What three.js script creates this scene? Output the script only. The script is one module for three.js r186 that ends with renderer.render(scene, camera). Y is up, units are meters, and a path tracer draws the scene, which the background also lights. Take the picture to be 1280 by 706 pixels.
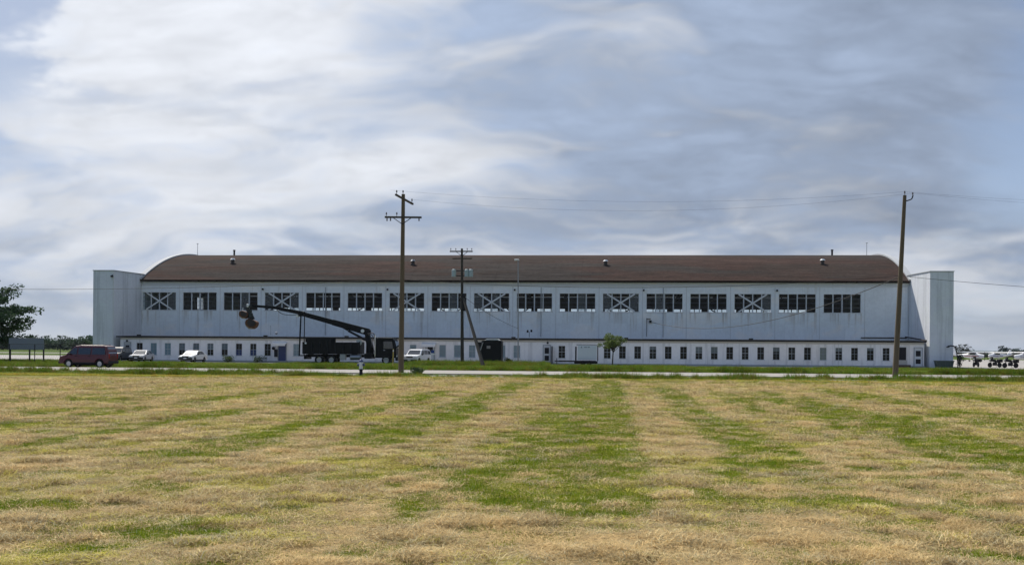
import * as THREE from 'three';
import { mergeGeometries } from 'three/addons/utils/BufferGeometryUtils.js';
import { RoundedBoxGeometry } from 'three/addons/geometries/RoundedBoxGeometry.js';

// ------------------------------------------------------------------ camera, sky, sun, exposure
const scene = new THREE.Scene();
const EYE = 1.72, FOCAL = 1413;
const camera = new THREE.PerspectiveCamera(2 * Math.atan(437.75 / FOCAL) * 180 / Math.PI, 1280 / 875.5, 0.1, 30000);
camera.setViewOffset(1280, 875.5, 0, 0, 1280, 706);
camera.position.set(0, EYE, 0);
camera.rotation.order = 'YXZ';
camera.rotation.set(0, Math.atan(125 / FOCAL), Math.atan(0.00735));

const SUN_AZ = -36 * Math.PI / 180, SUN_EL = 50 * Math.PI / 180;            // behind the hangar, to its left
const sunDir = new THREE.Vector3(Math.sin(SUN_AZ) * Math.cos(SUN_EL), Math.sin(SUN_EL), -Math.cos(SUN_AZ) * Math.cos(SUN_EL));
const sun = new THREE.DirectionalLight(new THREE.Color(1.0, 0.93, 0.82), 3.7);
sun.position.copy(sunDir).multiplyScalar(200).add(new THREE.Vector3(-10, 0, -90));
sun.target.position.set(-10, 0, -90);
sun.castShadow = true; sun.shadow.radius = 3; sun.shadow.mapSize.set(4096, 4096);
Object.assign(sun.shadow.camera, { left: -110, right: 110, top: 110, bottom: -110, near: 1, far: 500 });
scene.add(sun, sun.target);

const renderer = new THREE.WebGLRenderer({ antialias: true });
renderer.toneMapping = THREE.LinearToneMapping;
renderer.toneMappingExposure = 1.34;
renderer.shadowMap.enabled = true;

// ------------------------------------------------------------------ noise
function rng(seed) { let s = seed | 0; return () => { s = (s + 0x6d2b79f5) | 0; let t = Math.imul(s ^ (s >>> 15), 1 | s); t = (t + Math.imul(t ^ (t >>> 7), 61 | t)) ^ t; return ((t ^ (t >>> 14)) >>> 0) / 4294967296; }; }
const PERM = new Uint16Array(2048 * 2); { const r = rng(11), a = []; for (let i = 0; i < 2048; i++) a.push(i); for (let i = 2047; i > 0; i--) { const j = (r() * (i + 1)) | 0; const t = a[i]; a[i] = a[j]; a[j] = t; } for (let i = 0; i < 4096; i++) PERM[i] = a[i & 2047]; }
const VAL = new Float32Array(2048); { const r = rng(12); for (let i = 0; i < 2048; i++) VAL[i] = r(); }
function vn(x, y) {                                                          // value noise 0..1
  const xi = Math.floor(x), yi = Math.floor(y), fx = x - xi, fy = y - yi, u = fx * fx * fx * (fx * (fx * 6 - 15) + 10), v = fy * fy * fy * (fy * (fy * 6 - 15) + 10);
  const X = xi & 2047, X1 = (xi + 1) & 2047, Y = yi & 2047, Y1 = (yi + 1) & 2047;
  const a = VAL[PERM[X + PERM[Y] & 4095]], b = VAL[PERM[X1 + PERM[Y] & 4095]], c = VAL[PERM[X + PERM[Y1] & 4095]], d = VAL[PERM[X1 + PERM[Y1] & 4095]];
  return a + (b - a) * u + (c - a) * v + (a - b - c + d) * u * v;
}
function puff(x, y, oct = 4) { let s = 0, a = 1, n = 0; for (let i = 0; i < oct; i++) { s += a * Math.abs(2 * vn(x, y) - 1); n += a; a *= 0.55; const t = x * 1.6 - y * 1.2 + 17.3; y = x * 1.2 + y * 1.6 + 9.1; x = t; } return s / n; }
function fbm(x, y, oct = 4, gain = 0.5) { let s = 0, a = 1, n = 0; for (let i = 0; i < oct; i++) { s += a * vn(x, y); n += a; a *= gain; const t = x * 1.6 - y * 1.2 + 17.3; y = x * 1.2 + y * 1.6 + 9.1; x = t; } return s / n; }
const clamp = (v, a = 0, b = 1) => v < a ? a : v > b ? b : v, smooth = (a, b, v) => { v = clamp((v - a) / (b - a)); return v * v * (3 - 2 * v); }, lerp = (a, b, t) => a + (b - a) * t;
const gauss = (x, c, w) => Math.exp(-((x - c) / w) * ((x - c) / w));

// ------------------------------------------------------------------ sky: thin stratocumulus deck, brighter toward the sun
{
  const W = 4096, H = 2048, data = new Float32Array(W * H * 4), deg = 180 / Math.PI;
  for (let j = 0; j < H; j++) {
    const el = ((j + 0.5) / H - 0.5) * Math.PI, sy = Math.sin(el), cy = Math.cos(el);
    for (let i = 0; i < W; i++) {
      const o = (j * W + i) * 4;
      data[o + 3] = 1;
      if (el < -0.03) { data[o] = 0.3; data[o + 1] = 0.3; data[o + 2] = 0.26; continue; }
      const ph = ((i + 0.5) / W - 0.5) * 2 * Math.PI, dx = Math.cos(ph) * cy, dz = Math.sin(ph) * cy;
      const az = Math.atan2(dx, -dz) * deg, e = Math.max(el, 0) * deg;        // azimuth from straight ahead (-z), + to the right
      const toSun = dx * sunDir.x + sy * sunDir.y + dz * sunDir.z, glow = Math.pow(Math.max(0, toSun), 3);
      const k = 1 / (Math.max(sy, 0) + 0.26), px = dx * k, pz = -dz * k;       // cloud deck plane
      const wx = fbm(px * 2.2 + 3, pz * 2.2 + 8, 4) - 0.5, wz = fbm(px * 2.2 + 31, pz * 2.2 + 55, 4) - 0.5;
      const big = fbm(px * 1.6 + wx * 0.7 + 5, pz * 2.2 + wz * 0.7 + 2, 3);
      const mid = fbm(px * 5 + wx * 1.1 + 40, pz * 9 + wz * 1.5 + 11, 6, 0.56);
      const fine = 0.45 * fbm(px * 17 + wx * 2.2, pz * 32 + wz * 3, 5, 0.6) + 0.55 * (0.13 + puff(px * 8 + wx * 2, pz * 15 + wz * 3, 5));
      // where the deck breaks, thickens or lets the sun through
      const rag = (mid - 0.5) * 9 + (fine - 0.5) * 3;                              // ragged borders, degrees
      const gap = smooth(1.5, -2.5, az + 26.2 + (e - 14) * -0.12 + rag) * smooth(9.5, 13.5, e + rag * 0.3);
      let cov = 0.84 + 0.22 * smooth(-14, -4, az) * smooth(17, 12, az) + (big - 0.5) * 0.7 + (mid - 0.5) * 0.7 - 0.55 * gap - 0.42 * smooth(14, 22, az + rag * 0.7) * smooth(4.5, 8, e + rag * 0.2) * smooth(18, 13, e + rag * 0.5);
      const c = smooth(0.28, 0.8, cov);
      const bright = 0.62 * gauss(az, -20, 10) * gauss(e, 13.5, 7.5) + 0.55 * gauss(az, -9.5, 4) * gauss(e, 9, 2) + 0.45 * gauss(az, 8, 17) * gauss(e, 3.9, 1.3) + 0.2 * gauss(az, -24, 8) * gauss(e, 7, 2.5) + 0.24 * gauss(e, 19, 4) + 0.22 * gauss(e, 18, 3) * gauss(az, -18, 8) + 0.1 * gauss(e, 27, 8);
      const body = fbm(px * 2.6 + wx * 2 + 80, pz * 4.6 + wz * 2.4 + 60, 5, 0.55);
      const thick = smooth(-0.25, 1.05, 0.5 + (body - 0.5) * 1.7 + (mid - 0.5) * 0.9 + (fine - 0.5) * 0.75 + 0.52 * smooth(-24, 0, az + rag * 0.35) * smooth(3.8, 6.5, e + rag * 0.08) + 0.16 * gauss(az, -22, 9) * gauss(e, 4.2, 1.3) - bright - 0.15 * glow);
      const up = smooth(0, 24, e);
      const clear = [lerp(0.46, 0.10, Math.sqrt(up)) + 0.46 * glow, lerp(0.57, 0.20, Math.sqrt(up)) + 0.41 * glow, lerp(0.70, 0.42, Math.sqrt(up)) + 0.32 * glow];
      const b = 0.60 + 0.27 * glow + (mid - 0.5) * 0.2 + (fine - 0.5) * 0.26, lit = [b * 0.985, b * 1.02, b * 1.09];
      const g = 0.178 + 0.30 * glow + (fine - 0.5) * 0.08 + (mid - 0.5) * 0.16, gray = [g * 1.0, g * 1.26, g * 1.74];
      const hz = smooth(4.5, 0, e) * 0.7, hb = 0.47 + 0.16 * glow;
      for (let q = 0; q < 3; q++) {
        let v = lerp(lit[q], gray[q], thick * 0.92);
        v = lerp(clear[q], v, c * 0.95);
        v = lerp(v, hb * [0.95, 1.03, 1.15][q], hz * 0.8);
        data[o + q] = v * 0.84;
      }
    }
  }
  const sky = new THREE.DataTexture(data, W, H, THREE.RGBAFormat, THREE.FloatType);
  sky.mapping = THREE.EquirectangularReflectionMapping; sky.magFilter = THREE.LinearFilter; sky.minFilter = THREE.LinearFilter; sky.needsUpdate = true;
  scene.background = sky; scene.environment = sky;
}

// ------------------------------------------------------------------ helpers
const V = (x, y, z) => new THREE.Vector3(x, y, z), RAD = Math.PI / 180;
const taken = {};
function numbered(n) { if (!(n in taken)) { taken[n] = 0; return n; } return n + '_' + String(++taken[n]).padStart(3, '0'); }
function clean(g) { let q = g.index ? g.toNonIndexed() : g; for (const k of Object.keys(q.attributes)) if (!['position', 'normal', 'uv'].includes(k)) q.deleteAttribute(k); q.morphAttributes = {}; return q; }
const merge = (list) => list.length === 1 ? list[0] : mergeGeometries(list.map(clean));
function part(parent, name, geos, mat, label) {
  const m = new THREE.Mesh(merge(Array.isArray(geos) ? geos : [geos]), mat);
  m.name = name; m.castShadow = m.receiveShadow = true; if (label) m.userData.label = label;
  parent.add(m); return m;
}
function meta(o, label, category, group, kind) { if (label) o.userData.label = label; if (category) o.userData.category = category; if (group) o.userData.group = group; if (kind) o.userData.kind = kind; return o; }
function thing(name, label, category, pos = [0, 0, 0], turn = 0, group) {
  const g = new THREE.Group(); g.name = numbered(name); g.position.set(...pos); g.rotation.y = turn; scene.add(g);
  return meta(g, label, category, group);
}
function solo(name, geos, mat, label, category, group, pos) { const m = part(scene, numbered(name), geos, mat); if (pos) m.position.set(...pos); return meta(m, label, category, group); }
function structure(name, geo, mat) { const m = part(scene, numbered(name), geo, mat); m.userData.kind = 'structure'; return m; }
const bx = (w, h, d, x = 0, y = 0, z = 0) => new THREE.BoxGeometry(w, h, d).translate(x, y, z);
const rb = (w, h, d, x = 0, y = 0, z = 0, r = 0.05) => new RoundedBoxGeometry(w, h, d, 2, Math.min(r, w / 2.1, h / 2.1, d / 2.1)).translate(x, y, z);
function bar(a, b, r0, r1 = r0, seg = 10) {                                    // round bar from a to b
  const d = b.clone().sub(a), g = new THREE.CylinderGeometry(r1, r0, d.length(), seg);
  g.applyQuaternion(new THREE.Quaternion().setFromUnitVectors(V(0, 1, 0), d.clone().normalize()));
  return g.translate((a.x + b.x) / 2, (a.y + b.y) / 2, (a.z + b.z) / 2);
}
function beam(a, b, w, h, w1 = w, h1 = h) {                                     // squared bar from a to b, h in the upright plane, may taper
  const d = b.clone().sub(a), L = d.length(), g = new THREE.BoxGeometry(L, 1, 1), p = g.attributes.position;
  for (let i = 0; i < p.count; i++) { const t = p.getX(i) / L + 0.5; p.setY(i, p.getY(i) * lerp(h, h1, t)); p.setZ(i, p.getZ(i) * lerp(w, w1, t)); }
  g.computeVertexNormals();
  const x = d.normalize(), z = V(0, 1, 0).cross(x).multiplyScalar(-1); if (z.lengthSq() < 1e-6) z.set(0, 0, 1); z.normalize(); const y = z.clone().cross(x);
  g.applyMatrix4(new THREE.Matrix4().makeBasis(x, y, z));
  return g.translate((a.x + b.x) / 2, (a.y + b.y) / 2, (a.z + b.z) / 2);
}
const tube = (pts, r, seg = 24, rad = 6) => new THREE.TubeGeometry(new THREE.CatmullRomCurve3(pts), seg, r, rad);
const cyl = (r0, r1, h, x, y, z, seg = 14) => new THREE.CylinderGeometry(r1, r0, h, seg).translate(x, y, z);
const shapeOf = (pts) => new THREE.Shape(pts.map(([x, y]) => new THREE.Vector2(x, y)));
function slab(shape, t, bevel = 0) { return new THREE.ExtrudeGeometry(shape, { depth: t - 2 * bevel, bevelEnabled: bevel > 0, bevelSize: bevel, bevelThickness: bevel, bevelSegments: 2, bevelOffset: -bevel, curveSegments: 16 }).translate(0, 0, bevel); }
function wallWithHoles(pts, holes, t) { const s = shapeOf(pts); for (const [x0, y0, x1, y1] of holes) s.holes.push(new THREE.Path([V(x0, y0), V(x0, y1), V(x1, y1), V(x1, y0)].map((p) => new THREE.Vector2(p.x, p.y)))); return slab(s, t); }

const lin = (r, g, b) => new THREE.Color().setRGB(r, g, b);
const mat = (r, g, b, rough = 0.8, extra = {}) => new THREE.MeshStandardMaterial({ color: lin(r, g, b), roughness: rough, ...extra });
const phys = (r, g, b, rough, extra) => new THREE.MeshPhysicalMaterial({ color: lin(r, g, b), roughness: rough, ...extra });
function texture(w, h, fn, srgb = true) {                                        // fn(u, v) -> linear colour, v = 0 at the bottom row
  const d = new Uint8Array(w * h * 4), enc = (x) => { x = clamp(x); return Math.round(255 * (srgb ? (x <= 0.0031308 ? 12.92 * x : 1.055 * Math.pow(x, 1 / 2.4) - 0.055) : x)); };
  for (let j = 0; j < h; j++) for (let i = 0; i < w; i++) { const c = fn((i + 0.5) / w, (j + 0.5) / h), o = (j * w + i) * 4; d[o] = enc(c[0]); d[o + 1] = enc(c[1]); d[o + 2] = enc(c[2]); d[o + 3] = 255; }
  const t = new THREE.DataTexture(d, w, h); t.wrapS = t.wrapT = THREE.RepeatWrapping; t.magFilter = t.minFilter = THREE.LinearFilter; if (srgb) t.colorSpace = THREE.SRGBColorSpace; t.needsUpdate = true; return t;
}
function withRepeat(t, rx, ry, ox = 0, oy = 0) { const c = t.clone(); c.repeat.set(rx, ry); c.offset.set(ox, oy); c.needsUpdate = true; return c; }

// ------------------------------------------------------------------ ground, field, road
// how green the mown field is at a place (0 dry hay, 1 living grass)
function greenness(x, z) {
  const d = -z, w = x + (fbm(x * 0.35 + 9, z * 0.12, 3) - 0.5) * 0.8;
  const n = fbm(x * 0.8 + 3, z * 0.26 + 7, 4, 0.6), n2 = fbm(x * 2.6, z * 1.7, 4, 0.65);
  const raked = smooth(0.36, 0.58, fbm(x * 0.5 + 13, z * 0.8 + 4, 4, 0.62)), wisp = smooth(0.34, 0.62, fbm(x * 2.3 + 70, z * 3.4 + 20, 3, 0.6));
  // strips the mower left, running away from the camera
  const edge = x - 0.45 - (fbm(0.3, z * 0.4, 2) - 0.5) * 0.2;
  let s = 1.25 * smooth(-3.0, -0.4, x + (n2 - 0.5) * 1.2) * (edge < 0 ? 1 : Math.exp(-edge * 11)) * smooth(10.8, 13.5, d) * smooth(68, 52, d);
  const strip = (c, h, a, d0, d1) => { s += a * gauss(w, c, h) * smooth(d0 * 0.8, d0 * 1.15, d) * smooth(d1 * 1.15, d1 * 0.85, d); };
  strip(-6.55, 0.55, 1.2, 17, 46); strip(-4.4, 0.7, 1.05, 20, 60); strip(-9.9, 0.6, 0.85, 15, 48); strip(-13.0, 0.7, 0.6, 20, 52); strip(-17.5, 0.9, 0.5, 30, 60);
  strip(2.35, 0.6, 1.2, 17, 56); strip(6.2, 1.1, 1.25, 14, 46); strip(9.6, 1.0, 0.95, 17, 52); strip(4.3, 0.45, 0.55, 22, 52); strip(13.5, 1.3, 0.85, 20, 56); strip(18.5, 1.4, 0.6, 30, 60);
  s += 1.1 * gauss(x, -4.3, 0.7) * gauss(d, 10.2, 0.7) + 0.8 * gauss(x, -2.0, 0.5) * gauss(d, 14.6, 0.8) + 0.8 * gauss(x, 3.4, 0.7) * gauss(d, 9.6, 0.5) + 0.7 * gauss(x, -7.6, 0.8) * gauss(d, 17.4, 1.0) + 0.6 * gauss(x, 2.4, 0.9) * gauss(d, 13.4, 0.6) + 0.5 * gauss(x, -1.6, 0.6) * gauss(d, 9.7, 0.4);
  s *= (0.5 + 0.75 * smooth(0.3, 0.6, n)) * lerp(0.66, 1.15, raked);
  const p = smooth(0.05, 0.58, s + (n2 - 0.5) * 0.45) * lerp(0.72, 1.0, wisp);
  // thin regrowth everywhere else, and the uncut margin by the road
  const b = 0.56 * smooth(0.46, 0.66, fbm(x * 1.9 + 41, z * 1.3 + 17, 4, 0.65)) + 0.42 * smooth(0.46, 0.68, fbm(x * 0.3 + 50, z * 0.2 + 3, 3)) * lerp(0.3, 1, wisp) + 0.3 * smooth(57, 63, d) + 0.06;
  return clamp(Math.max(p, b), 0, 0.93);
}
const roll = (x, z) => (fbm(x * 0.3 + 4, z * 0.3 + 1, 3) - 0.5) * 0.07 * smooth(0, 4, -z) * smooth(-67, -62, z);
const groundMap = texture(1024, 1024, (u, v) => { const a = fbm(u * 40, v * 40, 5, 0.6), b = fbm(u * 6 + 9, v * 6, 3); const t = smooth(0.35, 0.7, a * 0.6 + b * 0.4); return [lerp(0.055, 0.11, t), lerp(0.10, 0.13, t), lerp(0.018, 0.035, t)]; });
function sheet(x0, x1, z0, z1, y, name, material, uvScale = 1) {
  const g = new THREE.PlaneGeometry(x1 - x0, z1 - z0).rotateX(-Math.PI / 2).translate((x0 + x1) / 2, y, (z0 + z1) / 2), uv = g.attributes.uv, p = g.attributes.position;
  for (let i = 0; i < uv.count; i++) uv.setXY(i, p.getX(i) * uvScale, -p.getZ(i) * uvScale);
  return structure(name, g, material);
}
sheet(-9000, 9000, -12000, 300, -0.03, 'ground', new THREE.MeshPhysicalMaterial({ map: groundMap, roughness: 1, specularIntensity: 0.1 }), 1 / 24);
{
  const X0 = -42, X1 = 38, Z0 = -68, Z1 = 6, nx = 320, nz = 300;
  const g = new THREE.PlaneGeometry(X1 - X0, Z1 - Z0, nx, nz).rotateX(-Math.PI / 2).translate((X0 + X1) / 2, 0, (Z0 + Z1) / 2), p = g.attributes.position;
  for (let i = 0; i < p.count; i++) p.setY(i, roll(p.getX(i), p.getZ(i)) + 0.012);
  g.computeVertexNormals();
  const hay = texture(2048, 2048, (u, v) => {
    const x = lerp(X0, X1, u), z = lerp(Z1, Z0, v), gr = greenness(x, z), f = fbm(x * 5, z * 5, 4, 0.7), t = fbm(x * 0.9 + 20, z * 0.9, 4), s = fbm(x * 14, z * 14, 2);
    const k = 0.32 + 0.9 * f * s * 1.5;
    const dry = [lerp(0.42, 0.34, t) * k, lerp(0.345, 0.29, t) * k, lerp(0.115, 0.11, t) * k], green = [lerp(0.14, 0.22, f) * k, lerp(0.19, 0.25, f) * k, 0.025 * k];
    return [lerp(dry[0], green[0], gr), lerp(dry[1], green[1], gr), lerp(dry[2], green[2], gr)];
  });
  structure('mown_field', g, new THREE.MeshPhysicalMaterial({ map: hay, roughness: 1, specularIntensity: 0.1 }));
}
const gravelMap = texture(1024, 1024, (u, v) => { const a = fbm(u * 90, v * 90, 3, 0.7), b = fbm(u * 9, v * 9, 4), k = 0.5 + 0.9 * a; return [k * lerp(0.30, 0.22, b), k * lerp(0.285, 0.195, b), k * lerp(0.265, 0.165, b)]; });
const gravel = new THREE.MeshStandardMaterial({ map: gravelMap, roughness: 1 });
sheet(-260, 120, -78.5, -66.5, 0.0, 'gravel_shoulder', gravel, 1 / 9);
sheet(-260, 120, -94.5, -88, 0.0, 'gravel_shoulder', gravel, 1 / 9);
const roadMap = texture(1024, 512, (u, v) => { const a = fbm(u * 120, v * 60, 3, 0.7), b = fbm(u * 10, v * 3, 4), k = 0.8 + 0.35 * a; const w = Math.abs(v - 0.5) < 0.015 ? 0 : 0; return [k * lerp(0.36, 0.29, b) + w, k * lerp(0.34, 0.275, b) + w, k * lerp(0.305, 0.245, b)]; });
{
  const g = new THREE.BoxGeometry(380, 0.14, 10.6).translate(-70, 0.0, -83.2), uv = g.attributes.uv; for (let i = 0; i < uv.count; i++) uv.setXY(i, uv.getX(i) * 18, uv.getY(i));
  structure('road', g, new THREE.MeshStandardMaterial({ map: roadMap, roughness: 0.95 }));
}
const concreteMap = texture(512, 512, (u, v) => { const a = fbm(u * 60, v * 60, 4, 0.6), b = fbm(u * 5, v * 5, 3), k = 0.75 + 0.4 * a; return [k * lerp(0.40, 0.33, b), k * lerp(0.385, 0.31, b), k * lerp(0.365, 0.29, b)]; });
const concrete = new THREE.MeshStandardMaterial({ map: concreteMap, roughness: 0.95 });
sheet(43, 190, -299, -133, -0.012, 'apron', concrete, 1 / 14);
sheet(-420, -66.5, -225, -139, -0.012, 'apron', concrete, 1 / 14);
sheet(-64, 42, -136.2, -126.5, -0.008, 'parking_strip', gravel, 1 / 9);
sheet(-700, 700, -330, -300, -0.012, 'runway', concrete, 1 / 14);

// ------------------------------------------------------------------ hangar
const M = {
  dusty: phys(0.72, 0.76, 0.78, 0.14, { transmission: 0.93, thickness: 0, specularIntensity: 0.3 }),
  glass: phys(0.92, 0.95, 0.96, 0.06, { transmission: 1, thickness: 0, specularIntensity: 0.16 }), white: mat(0.66, 0.68, 0.69, 0.75), trimGrey: mat(0.40, 0.42, 0.44, 0.8), black: phys(0.009, 0.009, 0.01, 0.55, { specularIntensity: 0.4 }), rubber: mat(0.014, 0.014, 0.015, 0.9),
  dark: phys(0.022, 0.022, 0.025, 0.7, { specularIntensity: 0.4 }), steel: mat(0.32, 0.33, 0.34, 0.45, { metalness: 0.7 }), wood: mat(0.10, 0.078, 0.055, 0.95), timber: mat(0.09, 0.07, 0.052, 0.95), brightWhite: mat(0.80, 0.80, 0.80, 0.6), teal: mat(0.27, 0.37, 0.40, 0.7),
  blind: mat(0.24, 0.25, 0.24, 0.9), blueDoor: mat(0.045, 0.065, 0.16, 0.6), conc: mat(0.30, 0.29, 0.27, 0.95), chrome: mat(0.75, 0.75, 0.77, 0.2, { metalness: 1 }), wire: mat(0.02, 0.02, 0.022, 0.7),
};
const WINC = (k) => -46.62 + 5.473 * k, WW = 4.55, WY0 = 6.67, WY1 = 8.97;
const stain = (x, y, seed) => {                                                   // old paint: blotches, run marks and rust freckles
  const blot = fbm(x * 0.35 + seed, y * 0.5, 4), spk = fbm(x * 4 + seed, y * 4, 3), run = fbm(x * 2.2 + seed * 3, y * 0.12, 4, 0.65);
  return { blot, spk, run };
};
const paintFront = texture(2048, 256, (u, v) => {
  const x = lerp(-49, 49, u), y = v * 10.4, { blot, spk, run } = stain(x, y, 5);
  const tone = 0.96 + 0.08 * vn(Math.floor((x + 49) / 2.44) * 1.7 + 0.5, Math.floor(y / 2.6) * 2.3 + 0.5); let k = 0.86 * tone * (0.88 + 0.12 * blot + 0.12 * spk), rust = 0;
  let near = 9; for (let i = 0; i < 17; i++) { const d = Math.abs(x - WINC(i)); if (d < near) near = d; }
  const drip = smooth(0.5, 0.72, run) * (y < WY0 && near < 2.4 ? Math.max(0, 1 - (WY0 - y) / (1.2 + 3 * fbm(x * 3.1, 2, 2))) : 0) + 0.4 * smooth(0.62, 0.75, run) * smooth(0.5, 0.7, fbm(x * 0.5, y * 0.3 + 5, 2));
  k *= 1 - 0.3 * drip; rust = 0.06 * drip + 0.05 * smooth(0.55, 0.75, blot);
  const seam = Math.abs(((x + 49) / 2.44) % 1 - 0.5) > 0.488 ? 0.93 : 1;
  return [k * seam * (0.94 + rust), k * seam * 0.99, k * seam * (1.02 - rust)];
});
const paintAnnex = texture(2048, 128, (u, v) => { const x = lerp(-49, 49, u), y = v * 3.1, { blot, spk, run } = stain(x, y, 15); const splash = smooth(0.45, 0.7, fbm(x * 1.4, y * 3, 4)) * (y < 0.5 ? 1 - y / 0.5 : 0); const k = 0.90 * (0.9 + 0.1 * blot + 0.1 * spk) * (1 - 0.16 * smooth(0.55, 0.7, run)) * (1 - 0.25 * splash); const pk = smooth(0.5, 0.7, fbm(x * 0.12 + 7, 3, 3)) * 0.035; return [k * (1 + pk), k * 0.985, k * (0.975 - pk)]; });
const paintWing = texture(512, 1024, (u, v) => { const x = u * 10, y = v * 12, { blot, spk, run } = stain(x, y, 25); const k = 0.74 * (0.9 + 0.12 * blot + 0.1 * spk) * (1 - 0.14 * smooth(0.52, 0.7, run)); const seam = Math.abs((x / 1.22) % 1 - 0.5) > 0.485 ? 0.9 : 1; const gr = 0.03 * smooth(0.45, 0.7, blot); return [k * seam * (0.95 - gr * 0.3), k * seam * 0.99, k * seam * (1.05 - gr)]; });
const mFront = new THREE.MeshStandardMaterial({ map: withRepeat(paintFront, 1 / 98, 1 / 10.4, 0.5, 0), roughness: 0.85 });
const mAnnex = new THREE.MeshStandardMaterial({ map: withRepeat(paintAnnex, 1 / 98, 1 / 3.1, 0.5, 0), roughness: 0.85 });
const mWing = new THREE.MeshStandardMaterial({ map: withRepeat(paintWing, 1 / 10, 1 / 12), roughness: 0.85 });
const roofMap = texture(2048, 512, (u, v) => {                                    // weathered mineral felt, laid in strips
  const x = u * 98, y = v * 44, a = fbm(x * 0.35, y * 2.6, 5, 0.6), b = fbm(x * 0.12 + 30, y * 0.35, 4), c = fbm(x * 3, y * 9, 3, 0.7), d = fbm(x * 0.06 + 3, y * 0.2 + 3, 3);
  const row = (y / 0.92) % 1 < 0.07 ? 0.92 : (x / 2.74) % 1 < 0.02 ? 0.86 : 1, lap = vn(Math.floor(y / 0.92) * 3.7, x * 0.12), k = (0.2 + 0.85 * a + 0.75 * c) * row * (0.9 + 0.2 * lap), redder = smooth(0.35, 0.65, b), grey = smooth(0.42, 0.66, d + (lap - 0.5) * 0.3);
  return [k * lerp(lerp(0.047, 0.058, redder), 0.045, grey), k * lerp(lerp(0.035, 0.037, redder), 0.039, grey), k * lerp(lerp(0.030, 0.031, redder), 0.036, grey)];
});
const HX = -12.5, HZ = -143.24;                                                   // facade middle in the world
const hangar = thing('aircraft_hangar', 'long white wooden aircraft hangar with brown arched roof and low lean-to', 'hangar', [HX, 0, HZ]);
{
  const H = hangar, holes = [];
  for (let k = 0; k < 17; k++) holes.push([WINC(k) - WW / 2, WY0, WINC(k) + WW / 2, WY1]);
  const rect = [[-49, 0], [49, 0], [49, 10.4], [-49, 10.4]];
  part(H, 'front_wall', wallWithHoles(rect, holes, 0.25).translate(0, 0, -0.25), mFront);
  const low = holes.map(([a, b, c, d]) => [a, 6.3, c, 8.5]);
  part(H, 'back_lining', wallWithHoles([[-48.6, 0.1], [48.6, 0.1], [48.6, 10.3], [-48.6, 10.3]], low, 0.03).translate(0, 0, -39.74), M.timber);
  part(H, 'back_wall', wallWithHoles(rect, low, 0.25).translate(0, 0, -40), mFront);
  // arch
  const A = 20.35, RISE = 4.75, R = (A * A + RISE * RISE) / (2 * RISE), YC = 10.42 + RISE - R, arch = (z) => YC + Math.sqrt(R * R - (z + 20) * (z + 20));
  const ends = [[0.2, 0], [39.8, 0]]; for (let i = 0; i <= 24; i++) { const s = lerp(39.8, 0.2, i / 24); ends.push([s, arch(-s) - 0.05]); }
  // in the end walls x of the shape is the distance behind the facade
  const endGeo = (hs) => wallWithHoles(ends, hs, 0.3).rotateY(Math.PI / 2);
  part(H, 'end_wall', endGeo([[19.25, 7.5, 20.35, 9.2], [20.75, 7.5, 21.6, 9.2]]).translate(-49.0, 0, 0), mWing);
  part(H, 'end_wall', endGeo([]).translate(48.7, 0, 0), mWing);
  part(H, 'floor', bx(97.4, 0.1, 39.5, 0, 0.03, -20), mat(0.09, 0.085, 0.08, 0.95));
  // roof shell
  const N = 64, th = 0.17, pos = [], uv = [], idx = [], seg = 2 * Math.asin(A / R) * R;
  const ring = (x, off) => { for (let i = 0; i <= N; i++) { const z = lerp(0.42, -40.42, i / N), n = V(0, Math.sqrt(R * R - (z + 20) ** 2), z + 20).normalize(); pos.push(x, arch(clamp(z, -40.3, 0.3)) + n.y * off, z + n.z * off); uv.push((x + 49) / 98, i / N); } };
  ring(-49.35, th); ring(49.35, th); ring(-49.35, 0); ring(49.35, 0);
  const n1 = N + 1, quad = (a, b, c, d) => idx.push(a, b, c, a, c, d);
  for (let i = 0; i < N; i++) { quad(i, i + n1, i + 1 + n1, i + 1); quad(i + 2 * n1, i + 1 + 2 * n1, i + 1 + 3 * n1, i + 3 * n1); quad(i, i + 1, i + 1 + 2 * n1, i + 2 * n1); quad(i + n1, i + 3 * n1, i + 1 + 3 * n1, i + 1 + n1); }
  quad(0, 2 * n1, 3 * n1, n1); quad(N, N + n1, N + 3 * n1, N + 2 * n1);
  const rg = new THREE.BufferGeometry(); rg.setAttribute('position', new THREE.Float32BufferAttribute(pos, 3)); rg.setAttribute('uv', new THREE.Float32BufferAttribute(uv, 2)); rg.setIndex(idx);
  const rflat = rg.toNonIndexed(); rflat.computeVertexNormals();
  const roof = part(H, 'roof', rflat, new THREE.MeshPhysicalMaterial({ map: roofMap, roughness: 1, specularIntensity: 0.15 }));
  const strip = (x0, x1, off, t, mtl, nm) => { const gs = []; for (let i = 0; i < 40; i++) { const z0 = lerp(0.5, -40.5, i / 40), z1 = lerp(0.5, -40.5, (i + 1) / 40), f = (z) => arch(clamp(z, -40.3, 0.3)) + off; gs.push(beam(V((x0 + x1) / 2, f(z0), z0), V((x0 + x1) / 2, f(z1), z1), Math.abs(x1 - x0), t)); } return part(roof, nm, gs, mtl); };
  strip(-49.6, -48.9, 0.2, 0.3, M.trimGrey, 'roof_edge'); strip(48.9, 49.6, 0.2, 0.3, M.trimGrey, 'roof_edge');
  part(H, 'eave_board', bx(98.2, 0.08, 0.06, 0, 10.36, 0.36), mat(0.05, 0.045, 0.042, 0.9));
  part(H, 'wall_band', bx(97.9, 0.26, 0.06, 0, 9.98, 0.034), M.white);
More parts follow.
